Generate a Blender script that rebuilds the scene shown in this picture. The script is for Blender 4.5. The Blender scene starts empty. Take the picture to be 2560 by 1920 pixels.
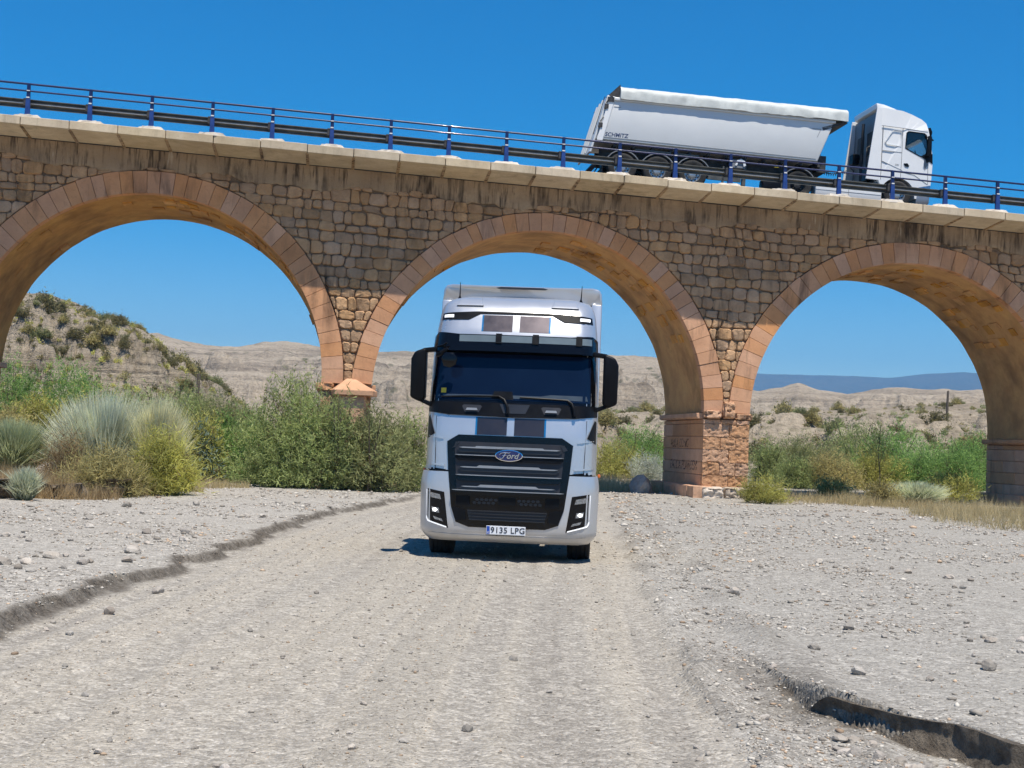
import bpy, bmesh, math, random
import numpy as np
from mathutils import Vector, Matrix
from mathutils.geometry import tessellate_polygon

random.seed(7); rng = np.random.default_rng(7)
SC = bpy.context.scene
COL = SC.collection
R = math.radians

# ------------------------------------------------------------------ camera
EYE = 1.65
F_PX, PITCH, ROLL = 3400.0, 0.04406, 0.03927          # focal length in pixels of a 2560 wide frame
cam_d = bpy.data.cameras.new('camera'); cam = bpy.data.objects.new('camera', cam_d); COL.objects.link(cam)
cam_d.sensor_width = 36.0; cam_d.lens = 36.0 * F_PX / 2560; cam_d.clip_end = 30000; cam_d.clip_start = .1
cp, sp, cr, sr = math.cos(PITCH), math.sin(PITCH), math.cos(ROLL), math.sin(ROLL)
FW = Vector((0, cp, sp)); UP0 = Vector((0, -sp, cp)); RT0 = Vector((1, 0, 0))
RT = RT0 * cr + UP0 * sr; UPV = -RT0 * sr + UP0 * cr
cam.matrix_world = Matrix(((RT.x, UPV.x, -FW.x, 0), (RT.y, UPV.y, -FW.y, 0), (RT.z, UPV.z, -FW.z, EYE), (0, 0, 0, 1)))
SC.camera = cam

# ------------------------------------------------------------------ world, sun, exposure
SUN = Vector((0.15, -0.35, 1.0)).normalized()
elev = math.asin(SUN.z); azim = math.atan2(SUN.x, SUN.y)
world = bpy.data.worlds.new('World'); SC.world = world; world.use_nodes = True
nt = world.node_tree; nt.nodes.clear()
sky = nt.nodes.new('ShaderNodeTexSky'); sky.sky_type = 'NISHITA'; sky.sun_disc = False
sky.sun_elevation = elev; sky.sun_rotation = azim; sky.altitude = 600
sky.air_density = 1.0; sky.dust_density = 0.25; sky.ozone_density = 3.0
hs = nt.nodes.new('ShaderNodeHueSaturation'); hs.inputs['Saturation'].default_value = 1.68; hs.inputs['Value'].default_value = 1.0; hs.inputs['Hue'].default_value = .502
bg = nt.nodes.new('ShaderNodeBackground'); bg.inputs['Strength'].default_value = 0.104
wo = nt.nodes.new('ShaderNodeOutputWorld')
nt.links.new(sky.outputs[0], hs.inputs['Color']); nt.links.new(hs.outputs[0], bg.inputs['Color']); nt.links.new(bg.outputs[0], wo.inputs['Surface'])
sl = bpy.data.lights.new('sun', 'SUN'); sl.energy = 5.0; sl.angle = R(.53); sl.color = (1.0, .94, .84)
so = bpy.data.objects.new('sun', sl); COL.objects.link(so)
so.rotation_euler = (-SUN).to_track_quat('-Z', 'Y').to_euler(); so.location = (0, 0, 60)
SC.view_settings.view_transform = 'Standard'; SC.view_settings.look = 'None'
SC.view_settings.exposure = 0.38; SC.view_settings.gamma = 1.0; SC.view_settings.use_curve_mapping = False
SC.render.engine = 'CYCLES'
SC.cycles.max_bounces = 7; SC.cycles.diffuse_bounces = 4; SC.cycles.glossy_bounces = 3; SC.cycles.transparent_max_bounces = 12
SC.cycles.caustics_reflective = False; SC.cycles.caustics_refractive = False

# ------------------------------------------------------------------ helpers
K = 1.1573
def ray(px, py):
    """direction of a photo point (2212 px wide reading of the photograph)"""
    x = (px * K - 1280) / F_PX; y = -(py * K - 960) / F_PX
    return RT * x + UPV * y + FW
def at(px, py, Y):
    d = ray(px, py); t = Y / d.y; return Vector((d.x * t, Y, EYE + d.z * t))
def gp(px, py, z=0.0):
    d = ray(px, py); t = (z - EYE) / d.z; return Vector((d.x * t, d.y * t, z))

def sstep(a, b, x):
    t = np.clip((x - a) / (b - a), 0, 1); return t * t * (3 - 2 * t)
def _h(ix, iy, iz, s):
    n = (ix * 374761393 + iy * 668265263 + iz * 2147483647 + s * 974711) & 0x7fffffff
    n = ((n ^ (n >> 13)) * 1274126177) & 0x7fffffff
    n = ((n ^ (n >> 11)) * 668265263) & 0x7fffffff
    return ((n ^ (n >> 16)) & 0xffff) / 65535.0 * 2 - 1
def vnoise(x, y, z=0.0, s=0):
    x = np.asarray(x, float); y = np.asarray(y, float); z = np.zeros_like(x) + z
    ix, iy, iz = np.floor(x).astype(np.int64), np.floor(y).astype(np.int64), np.floor(z).astype(np.int64)
    fx, fy, fz = x - ix, y - iy, z - iz
    fx, fy, fz = fx * fx * (3 - 2 * fx), fy * fy * (3 - 2 * fy), fz * fz * (3 - 2 * fz)
    def L(a, b, t): return a + (b - a) * t
    r = [L(L(_h(ix, iy, iz + k, s), _h(ix + 1, iy, iz + k, s), fx), L(_h(ix, iy + 1, iz + k, s), _h(ix + 1, iy + 1, iz + k, s), fx), fy) for k in (0, 1)]
    return L(r[0], r[1], fz)
def fbm(x, y, z=0.0, o=4, s=0):
    a, f, t = 1.0, 1.0, 0.0
    for k in range(o):
        t = t + a * vnoise(np.asarray(x) * f, np.asarray(y) * f, np.asarray(z) * f, s + k); a *= .5; f *= 2.03
    return t

def mesh_np(name, V, F, mat, parent=None, smooth=False, sharp=None, tint=None, loops=None):
    V = np.asarray(V, np.float32)
    me = bpy.data.meshes.new(name)
    if isinstance(F, np.ndarray):
        n, k = F.shape
        me.vertices.add(len(V)); me.vertices.foreach_set('co', V.ravel())
        me.loops.add(n * k); me.loops.foreach_set('vertex_index', F.astype(np.int32).ravel())
        me.polygons.add(n); me.polygons.foreach_set('loop_start', np.arange(0, n * k, k, dtype=np.int32))
        me.update(calc_edges=True)
    else:
        me.from_pydata([tuple(map(float, v)) for v in V], [], F); me.update()
    if tint is not None:
        at_ = me.attributes.new('tint', 'FLOAT_COLOR', 'POINT')
        t = np.ones((len(V), 4), np.float32); t[:, :tint.shape[1]] = tint; at_.data.foreach_set('color', t.ravel())
    if smooth:
        me.polygons.foreach_set('use_smooth', np.ones(len(me.polygons), bool))
        if sharp: me.set_sharp_from_angle(angle=R(sharp))
    if mat is not None: me.materials.append(mat)
    return place(name, me, parent)
def place(name, me, parent=None, loc=None, rz=None):
    o = bpy.data.objects.new(name, me); COL.objects.link(o)
    if parent is not None: o.parent = parent
    if loc is not None: o.location = loc
    if rz is not None: o.rotation_euler = (0, 0, rz)
    return o
def empty(name, loc=(0, 0, 0), rz=0.0, ry=0.0):
    o = bpy.data.objects.new(name, None); COL.objects.link(o); o.location = loc; o.rotation_euler = (0, ry, rz); o.empty_display_size = .3
    return o
def tag(o, label=None, cat=None, group=None, kind=None):
    if label: o['label'] = label
    if cat: o['category'] = cat
    if group: o['group'] = group
    if kind: o['kind'] = kind
    return o
def copy_tree(o, parent=None):
    c = o.copy(); COL.objects.link(c); c.parent = parent
    for ch in o.children: copy_tree(ch, c)
    return c

class MB:
    def __init__(s): s.V = []; s.F = []
    def add(s, V, F):
        b = len(s.V); s.V += [tuple(v) for v in V]; s.F += [tuple(i + b for i in f) for f in F]; return s
    def box(s, x0, x1, y0, y1, z0, z1):
        return s.add([(x0, y0, z0), (x1, y0, z0), (x1, y1, z0), (x0, y1, z0), (x0, y0, z1), (x1, y0, z1), (x1, y1, z1), (x0, y1, z1)],
                     [(0, 3, 2, 1), (4, 5, 6, 7), (0, 1, 5, 4), (1, 2, 6, 5), (2, 3, 7, 6), (3, 0, 4, 7)])
    def prism(s, poly, axis, a, b):
        """extrude a 2D polygon; axis y: poly is (x,z); axis x: (y,z); axis z: (x,y)"""
        def P(p, t): return {'y': (p[0], t, p[1]), 'x': (t, p[0], p[1]), 'z': (p[0], p[1], t)}[axis]
        n = len(poly); V = [P(p, a) for p in poly] + [P(p, b) for p in poly]
        F = [tuple(range(n)), tuple(range(2 * n - 1, n - 1, -1))] + [(i, i + n, (i + 1) % n + n, (i + 1) % n) for i in range(n)]
        return s.add(V, F)
    def tube(s, pts, r, n=8):
        pts = [Vector(p) for p in pts]; m = len(pts); rr = r if isinstance(r, (list, tuple)) else [r] * m
        V = []; F = []; up = None
        for i, p in enumerate(pts):
            d = (pts[min(i + 1, m - 1)] - pts[max(i - 1, 0)]).normalized()
            if up is None: up = Vector((0, 0, 1)) if abs(d.z) < .9 else Vector((1, 0, 0))
            a = d.cross(up).normalized(); b = a.cross(d).normalized(); up = b
            for k in range(n):
                t = 2 * math.pi * k / n; V.append(p + a * math.cos(t) * rr[i] + b * math.sin(t) * rr[i])
        for i in range(m - 1):
            for k in range(n): F.append((i * n + k, i * n + (k + 1) % n, (i + 1) * n + (k + 1) % n, (i + 1) * n + k))
        F.append(tuple(range(n - 1, -1, -1))); F.append(tuple(range((m - 1) * n, m * n)))
        return s.add(V, F)
    def lathe(s, prof, c, axis, n=24):
        """prof: (radius, along axis) closed by the caller"""
        V = []; F = []; m = len(prof)
        for k in range(n):
            t = 2 * math.pi * k / n
            for r, h in prof:
                a, b = r * math.cos(t), r * math.sin(t)
                V.append({'x': (c[0] + h, c[1] + a, c[2] + b), 'y': (c[0] + a, c[1] + h, c[2] + b), 'z': (c[0] + a, c[1] + b, c[2] + h)}[axis])
        for k in range(n):
            k2 = (k + 1) % n
            for i in range(m - 1): F.append((k * m + i, k * m + i + 1, k2 * m + i + 1, k2 * m + i))
        return s.add(V, F)
    def build(s, name, mat, parent=None, bevel=0, seg=2, smooth=35, loc=None):
        me = bpy.data.meshes.new(name)
        bm = bmesh.new(); vs = [bm.verts.new(v) for v in s.V]
        for f in s.F:
            try: bm.faces.new([vs[i] for i in f])
            except ValueError: pass
        bmesh.ops.recalc_face_normals(bm, faces=bm.faces)
        if bevel:
            ed = [e for e in bm.edges if len(e.link_faces) == 2 and e.calc_face_angle(0) > R(28)]
            bmesh.ops.bevel(bm, geom=ed, offset=bevel, segments=seg, affect='EDGES', profile=.5, clamp_overlap=True)
        bm.to_mesh(me); bm.free()
        if smooth:
            me.polygons.foreach_set('use_smooth', np.ones(len(me.polygons), bool)); me.set_sharp_from_angle(angle=R(smooth))
        if mat: me.materials.append(mat)
        return place(name, me, parent, loc)

def text_mesh(name, s, size, M, mat, parent, shear=0.0, ext=.002, align='CENTER', off=0.0, space=1.0):
    cu = bpy.data.curves.new(name, 'FONT'); cu.body = s; cu.size = size; cu.shear = shear; cu.extrude = ext; cu.offset = off
    cu.align_x = align; cu.align_y = 'CENTER'; cu.resolution_u = 3; cu.space_character = space
    o = bpy.data.objects.new(name, cu); COL.objects.link(o)
    bpy.context.view_layer.update()
    me = bpy.data.meshes.new_from_object(o.evaluated_get(bpy.context.evaluated_depsgraph_get()))
    bpy.data.objects.remove(o); bpy.data.curves.remove(cu)
    me.name = name; me.transform(M); me.materials.clear(); me.materials.append(mat)
    return place(name, me, parent)

# ------------------------------------------------------------------ materials
class NT:
    def __init__(s, name):
        s.m = bpy.data.materials.new(name); s.m.use_nodes = True; s.t = s.m.node_tree; s.b = s.t.nodes['Principled BSDF']; s.out = s.t.nodes['Material Output']
    def n(s, typ, **kw):
        o = s.t.nodes.new('ShaderNode' + typ)
        for k, v in kw.items():
            if k in o.inputs: o.inputs[k].default_value = v
            else: setattr(o, k, v)
        return o
    def l(s, a, b): s.t.links.new(a, b)
    def pos(s, scale=(1, 1, 1), obj=True, rot=None):
        c = s.n('TexCoord'); mp = s.n('Mapping'); mp.inputs['Scale'].default_value = scale
        if rot: mp.inputs['Rotation'].default_value = rot
        if obj: s.l(c.outputs['Object'], mp.inputs[0])
        else:
            g = s.n('NewGeometry'); s.l(g.outputs['Position'], mp.inputs[0])
        return mp.outputs[0]
    def noise(s, vec, scale, detail=4, rough=.55, dist=0.0):
        o = s.n('TexNoise'); o.inputs['Scale'].default_value = scale; o.inputs['Detail'].default_value = detail
        o.inputs['Roughness'].default_value = rough; o.inputs['Distortion'].default_value = dist; s.l(vec, o.inputs['Vector']); return o.outputs['Fac']
    def vor(s, vec, scale, feat='F1', out='Distance', rnd=1.0):
        o = s.n('TexVoronoi'); o.feature = feat; o.inputs['Scale'].default_value = scale; o.inputs['Randomness'].default_value = rnd; s.l(vec, o.inputs['Vector']); return o.outputs[out]
    def ramp(s, fac, stops, interp='LINEAR'):
        o = s.n('ValToRGB'); o.color_ramp.interpolation = interp; e = o.color_ramp.elements
        while len(e) > 1: e.remove(e[-1])
        for i, (p, c) in enumerate(stops):
            x = e[0] if i == 0 else e.new(p)
            x.position = p; x.color = (*c, 1) if len(c) == 3 else c
        s.l(fac, o.inputs[0]); return o.outputs[0]
    def mr(s, fac, a, b, c, d):
        o = s.n('MapRange'); s.l(fac, o.inputs[0])
        for i, v in enumerate((a, b, c, d)): o.inputs[i + 1].default_value = v
        return o.outputs[0]
    def mix(s, fac, a, b, mode='MIX'):
        o = s.n('Mix'); o.data_type = 'RGBA'; o.blend_type = mode
        for v, k in ((fac, 0), (a, 6), (b, 7)):
            if isinstance(v, bpy.types.NodeSocket): s.l(v, o.inputs[k])
            else: o.inputs[k].default_value = v if k == 0 else (*v, 1)
        return o.outputs[2]
    def math(s, op, a, b=0.0):
        o = s.n('Math'); o.operation = op
        for i, v in enumerate((a, b)):
            if isinstance(v, bpy.types.NodeSocket): s.l(v, o.inputs[i])
            else: o.inputs[i].default_value = v
        return o.outputs[0]
    def attr(s, name, out='Color'):
        o = s.n('Attribute'); o.attribute_name = name; return o.outputs[out]
    def sep(s, c):
        o = s.n('SeparateColor'); s.l(c, o.inputs[0]); return o.outputs
    def bump(s, h, strength, dist):
        o = s.n('Bump'); o.inputs['Strength'].default_value = strength; o.inputs['Distance'].default_value = dist; s.l(h, o.inputs['Height'])
        s.l(o.outputs[0], s.b.inputs['Normal']); return o
    def set(s, **kw):
        for k, v in kw.items():
            k = k.replace('_', ' ')
            if isinstance(v, bpy.types.NodeSocket): s.l(v, s.b.inputs[k])
            else: s.b.inputs[k].default_value = (*v, 1) if isinstance(v, tuple) and len(v) == 3 else v
        return s
M = {}
def plain(name, col, rough=.5, metal=0.0, coat=0.0, var=.12, scale=6.0, emit=None, es=0.0, dust=0.0):
    t = NT(name); v = t.pos()
    n = t.noise(v, scale, 5, .6)
    c = t.mix(t.mr(n, .3, .7, 0, 1), tuple(x * (1 - var) for x in col), tuple(min(1, x * (1 + var)) for x in col))
    if dust:
        g = t.n('TexCoord'); sp_ = t.n('SeparateXYZ'); t.l(g.outputs['Object'], sp_.inputs[0])
        n2 = t.noise(v, 2.2, 6, .65)
        d = t.math('MULTIPLY', t.mr(n2, .42, .75, 0, 1), dust)
        c = t.mix(d, c, (.36, .31, .25))
    t.set(Base_Color=c, Roughness=t.mr(n, .3, .7, rough * .85, min(1, rough * 1.15)), Metallic=metal)
    t.b.inputs['Coat Weight'].default_value = coat; t.b.inputs['Coat Roughness'].default_value = .06
    if emit: t.b.inputs['Emission Color'].default_value = (*emit, 1); t.b.inputs['Emission Strength'].default_value = es
    M[name] = t.m; return t.m
plain('silver', (.62, .622, .63), .30, .62, .4, .02, 1.2)
def dusty(m):
    # road dust caught on the lower panels, in uneven patches
    t = NT.__new__(NT); t.m = m; t.t = m.node_tree; t.b = t.t.nodes['Principled BSDF']; src = t.b.inputs['Base Color'].links[0].from_socket; rs = t.b.inputs['Roughness'].links[0].from_socket
    g = t.n('TexCoord'); z = t.n('SeparateXYZ'); t.l(g.outputs['Object'], z.inputs[0]); v = t.pos((1, 1, .6)); n = t.noise(v, 2.6, 4, .55)
    f = t.math('MULTIPLY', t.mr(z.outputs['Z'], .3, 1.5, .55, .04), t.mr(n, .35, .68, .25, 1)); t.l(t.mix(f, src, (.42, .37, .30)), t.b.inputs['Base Color'])
    t.l(t.math('ADD', rs, t.math('MULTIPLY', f, .5)), t.b.inputs['Roughness']); t.l(t.math('SUBTRACT', .62, t.math('MULTIPLY', f, .7)), t.b.inputs['Metallic'])
dusty(M['silver'])
plain('silver_dark', (.30, .31, .33), .4, .6, .3, .05)
plain('black_gloss', (.004, .004, .005), .12, 0, 0, .1); M['black_gloss'].node_tree.nodes['Principled BSDF'].inputs['Specular IOR Level'].default_value = .32
plain('black_plastic', (.006, .006, .007), .40, 0, 0, .2); M['black_plastic'].node_tree.nodes['Principled BSDF'].inputs['Specular IOR Level'].default_value = .14
plain('grille_grey', (.030, .031, .035), .35, .2, 0, .1)
plain('trim_grey', (.30, .305, .31), .35, .3, 0, .1)
plain('chrome', (.75, .76, .78), .12, 1.0, 0, .03)
plain('stripe_dark', (.072, .062, .069), .36, .75, .15, .06)
plain('stripe_blue', (.01, .17, .38), .25, .2, .6, .06)
plain('rubber', (.012, .0115, .011), .85, 0, 0, .25, 14, dust=.12)
plain('dark_steel', (.03, .03, .032), .6, .3, 0, .3, 5, dust=.25)
plain('steel_rim', (.55, .56, .57), .35, .8, 0, .12, 9)
plain('white_paint', (.80, .795, .775), .35, 0, .3, .025, 1.6, dust=.04)
plain('trailer_paint', (.66, .665, .65), .42, .05, .15, .03, .9, dust=.05)
plain('grey_paint', (.22, .225, .23), .5, .1, 0, .1)
plain('lamp_white', (.9, .92, .95), .2, 0, 0, .02, 5, (1, .98, .95), .45)
plain('lamp_beam', (.9, .92, .95), .2, 0, 0, .02, 5, (1, .98, .94), 2.5)
plain('lamp_reflector', (.42, .43, .45), .18, .9, .4, .5, 60)
plain('lamp_amber', (.7, .16, .02), .25, 0, .5, .1)
plain('lamp_red', (.5, .02, .02), .25, 0, .5, .1)
plain('plate_white', (.75, .76, .78), .4, 0, 0, .03)
plain('plate_blue', (.01, .06, .35), .4)
plain('ink', (.02, .02, .025), .5)
plain('ink_blue', (.03, .05, .12), .5)
plain('badge_blue', (.006, .02, .12), .15, .2, .8, .1)
plain('rail_blue', (.004, .012, .075), .38, 0, .2, .25, 5)
plain('post_blue', (.018, .05, .21), .4, 0, .2, .2, 5)
plain('galvanised', (.11, .108, .095), .5, .3, 0, .3, 4)
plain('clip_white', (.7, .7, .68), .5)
plain('asphalt', (.055, .053, .05), .9, 0, 0, .3, 20)
plain('wood', (.11, .085, .06), .85, 0, 0, .4, 8)
plain('stem', (.10, .075, .05), .9, 0, 0, .4, 10)
plain('yellow_sticker', (.65, .45, .02), .4)
plain('curtain', (.07, .075, .085), .9)
plain('visor_clear', (.13, .16, .17), .16, 0, .5, .1)

def m_windscreen():
    t = NT('windscreen'); v = t.pos((1, 1, 1)); n = t.noise(v, 1.1, 3)
    t.set(Base_Color=t.mix(n, (.003, .006, .018), (.006, .014, .035)), Roughness=.05, IOR=1.52)
    t.b.inputs['Specular IOR Level'].default_value = .26
    M['windscreen'] = t.m
m_windscreen()
def m_pane():
    t = NT('pane'); tr = t.n('BsdfTransparent'); tr.inputs[0].default_value = (.62, .70, .74, 1)
    gl = t.n('BsdfGlossy'); gl.inputs['Roughness'].default_value = .03
    fr = t.n('LayerWeight'); fr.inputs[0].default_value = .25; mx = t.n('MixShader')
    t.l(t.math('ADD', t.math('MULTIPLY', fr.outputs['Fresnel'], .7), .06), mx.inputs[0]); t.l(tr.outputs[0], mx.inputs[1]); t.l(gl.outputs[0], mx.inputs[2]); t.l(mx.outputs[0], t.out.inputs[0])
    M['pane'] = t.m
m_pane()

def stone_mat(name, c0, c1, c2, stain=.5, rnd=.35, bumpd=.03, nscale=3.0, streak=True, drips=False):
    """sandstone / rubble: three tones, per piece variation, dark run-off stains with their own shape"""
    t = NT(name); v = t.pos(obj=False); oi = t.n('ObjectInfo')
    n1 = t.noise(v, nscale, 6, .62); n2 = t.noise(v, nscale * 5, 5, .7); n3 = t.noise(v, .55, 4, .6)
    c = t.mix(t.mr(n1, .32, .68, 0, 1), c0, c1); c = t.mix(t.mr(n3, .45, .7, 0, .8), c, c2)
    val = t.mr(oi.outputs['Random'], 0, 1, 1 - rnd, 1 + rnd * .6)
    hsv = t.n('HueSaturation'); t.l(c, hsv.inputs['Color']); t.l(val, hsv.inputs['Value'])
    r2 = t.math('FRACT', t.math('MULTIPLY', oi.outputs['Random'], 7.31)); t.l(t.mr(r2, 0, 1, .88, 1.1), hsv.inputs['Saturation'])
    c = hsv.outputs[0]
    c = t.mix(t.mr(n2, .55, .8, 0, .45), c, tuple(x * .45 for x in c0))
    if streak:
        vs = t.pos((1.0, 1.0, .16), obj=False); ns = t.noise(vs, 2.1, 5, .65, .4); nb = t.noise(v, .42, 3, .5)
        f = t.math('MULTIPLY', t.mr(ns, .50, .68, 0, 1), t.mr(nb, .42, .62, 0, stain))
        c = t.mix(f, c, (.035, .026, .02))
        if drips:
            vd = t.pos((2.6, 2.6, .22), obj=False); nd = t.noise(vd, 2.4, 4, .6, .3); n6 = t.noise(v, .9, 3)
            c = t.mix(t.math('MULTIPLY', t.mr(nd, .50, .62, 0, 1), t.mr(n6, .36, .56, .1, .85)), c, (.05, .033, .022))
            c = t.mix(t.math('MULTIPLY', t.mr(nd, .30, .39, 1, 0), t.mr(n6, .50, .62, 0, .7)), c, (.62, .52, .40))
    t.set(Base_Color=c, Roughness=.92)
    t.b.inputs['Specular IOR Level'].default_value = .2
    hb = t.math('ADD', t.math('MULTIPLY', n2, .6), n1); t.bump(hb, .7, bumpd)
    M[name] = t.m; return t.m
stone_mat('rubble', (.41, .245, .13), (.56, .355, .20), (.47, .285, .155), .8, .24, .05, 3.2)
stone_mat('voussoir', (.58, .295, .15), (.68, .36, .19), (.52, .26, .135), .75, .07, .025, 1.6)
stone_mat('ashlar', (.58, .315, .175), (.68, .395, .225), (.52, .28, .155), .4, .2, .03, 2.0)
stone_mat('ashlar_rough', (.52, .285, .155), (.70, .42, .25), (.60, .34, .19), .1, .10, .14, 9.0, False)
stone_mat('plinth_stone', (.52, .43, .34), (.66, .58, .48), (.45, .36, .28), .2, .2, .06, 4.0, False)
stone_mat('vault', (.60, .29, .08), (.74, .40, .115), (.24, .12, .045), .85, .28, .03, 1.3, False)
stone_mat('mortar', (.20, .13, .08), (.33, .23, .14), (.25, .165, .10), .7, .1, .06, 5.0)
stone_mat('band', (.37, .25, .145), (.52, .37, .225), (.24, .155, .09), 1.0, .12, .04, 2.2, True, True)
stone_mat('coping', (.56, .45, .305), (.68, .56, .395), (.48, .375, .25), .35, .16, .012, 2.5)
stone_mat('footing_mortar', (.55, .49, .41), (.66, .60, .52), (.50, .44, .36), .1, .2, .03, 7.0, False)
stone_mat('rock', (.32, .28, .235), (.50, .46, .40), (.40, .33, .27), .1, .45, .03, 6.0, False)
stone_mat('earth_bank', (.075, .058, .042), (.30, .245, .18), (.14, .11, .08), .1, .1, .15, 9.0, False)

# ------------------------------------------------------------------ ground
def poly_dist(x, y, pts):
    best = np.full(x.shape, 1e9)
    for a, b in zip(pts[:-1], pts[1:]):
        ax, ay, bx, by = a.x, a.y, b.x, b.y; dx, dy = bx - ax, by - ay
        t = np.clip(((x - ax) * dx + (y - ay) * dy) / (dx * dx + dy * dy), 0, 1)
        best = np.minimum(best, np.hypot(x - ax - t * dx, y - ay - t * dy))
    return best
L_EDGE = [gp(-900, 1659), gp(0, 1352), gp(220, 1283), gp(440, 1208), gp(560, 1158), gp(700, 1112), gp(850, 1083)]
L_EDGE.append(L_EDGE[-1] + (L_EDGE[-1] - L_EDGE[-2]).normalized() * 40)
R_LANE = [gp(1750, 1900), gp(1590, 1659), gp(1440, 1400), gp(1372, 1260), gp(1330, 1150), gp(1310, 1095)]
R_LANE.append(R_LANE[-1] + (R_LANE[-1] - R_LANE[-2]).normalized() * 40)
R_BANK = [gp(2900, 1790), gp(2500, 1700), gp(2212, 1640), gp(2080, 1592), gp(1950, 1566), gp(1860, 1545), gp(1770, 1512), gp(1700, 1460), gp(1640, 1418), gp(1560, 1370)]
B_BANK = [gp(-1500, 1120), gp(-300, 1095), gp(0, 1086), gp(70, 1083), gp(120, 1087), gp(190, 1078), gp(240, 1080), gp(290, 1073), gp(335, 1060), gp(400, 1040), gp(440, 1025)]
def xof(pts, y):
    p = sorted(((q.y, q.x) for q in pts)); return np.interp(y, [a for a, _ in p], [b for _, b in p])
def yof(pts, x):
    p = sorted(((q.x, q.y) for q in pts)); return np.interp(x, [a for a, _ in p], [b for _, b in p])
def ground_parts(x, y):
    x = np.asarray(x, float); y = np.asarray(y, float)
    w = .10 * fbm(x * 1.3, y * 1.3, 0, 3, 5)
    dl = (xof(L_EDGE, y) - x) * .62 + w
    dr = x - xof(R_LANE, y) + w
    z = .02 * fbm(x * .35, y * .35, 0, 3, 1) + .010 * fbm(x * 3.1, y * 3.1, 0, 3, 2)
    near = 1 - sstep(34, 46, y)
    z += near * (.07 * sstep(-.03, .07, dl) + .035 * np.exp(-((dl - .04) / .07) ** 2))
    # tyre ruts and the graded windrow right of the lane
    wid = np.maximum(xof(R_LANE, y) - xof(L_EDGE, y), .5); s = (x - xof(L_EDGE, y)) / wid
    streak = vnoise(s * 11, y * .05, 0, 3) * .55 + vnoise(s * 30, y * .09, 0, 4) * .4 + vnoise(s * 70, y * .16, 0, 6) * .25
    road = sstep(-.06, .03, s) * (1 - sstep(.97, 1.06, s))
    z += road * .022 * streak - .03 * road * near
    z += near * (.075 * np.exp(-((dr - .22) / .12) ** 2) - .03 * np.exp(-((dr - .55) / .16) ** 2) + .06 * np.exp(-((dr - .95) / .16) ** 2) - .02 * np.exp(-((dr - 1.3) / .2) ** 2)) * (.7 + .5 * vnoise(x * 2, y * 1.1, 0, 9))
    # cut bank lower right
    wb = .05 * fbm(x * 2.2, y * 2.2, 0, 2, 11)
    side = x - xof(R_BANK, y) + wb * .6; d = poly_dist(x, y, R_BANK) * np.sign(side)
    y0 = R_BANK[-1].y
    hb = np.interp(y, [6.0, 8.0, 9.3, 10.2, 11.6, y0], [.22, .21, .17, .05, .015, 0.0])
    z += hb * (.45 * sstep(-.07, -.03, d) - .55 * (1 - sstep(-.07, -.03, d)) * np.exp(np.minimum(d, 0) / .9))
    # grassy cut bank under the shrubs on the left
    xe = B_BANK[-1].x
    ins = (y - yof(B_BANK, np.minimum(x, xe))); d2 = poly_dist(x, y, B_BANK) * np.sign(ins) + .22 * fbm(x * 1.1, y * 1.1, 0, 3, 13)
    left = 1 - sstep(xe - 2.5, xe + .5, x)
    z += .52 * sstep(-.05, .22, d2) * left
    # bed rises a little behind the bridge
    z += sstep(56, 75, y) * .5
    ridge = near * (np.exp(-((dr - .22) / .16) ** 2) + .8 * np.exp(-((dr - .95) / .2) ** 2)) * sstep(-.6, .4, vnoise(x * 1.6, y * .9, 0, 19))
    damp_shade = np.clip(.42 * ridge + 1.4 * np.exp(-((dl - .0) / .058) ** 2) * near + np.exp(-((d + .16) / .26) ** 2) * (y < 12.5) * sstep(y0, y0 - 2, y) * sstep(7.5, 9.6, y) * .6
                   + ((d > -.14) & (d < -.05)) * (hb > .06) * .8 + ((d2 > -.30) & (d2 < .2)) * left * .7, 0, 1)  # moist soil; the cut bank strip also paints in its overhang shade
    return z, road, damp_shade, streak, dl, dr, d, d2 * left + (left < .5) * -9
def gz(x, y): return float(ground_parts(np.array([x]), np.array([y]))[0][0])

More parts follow.
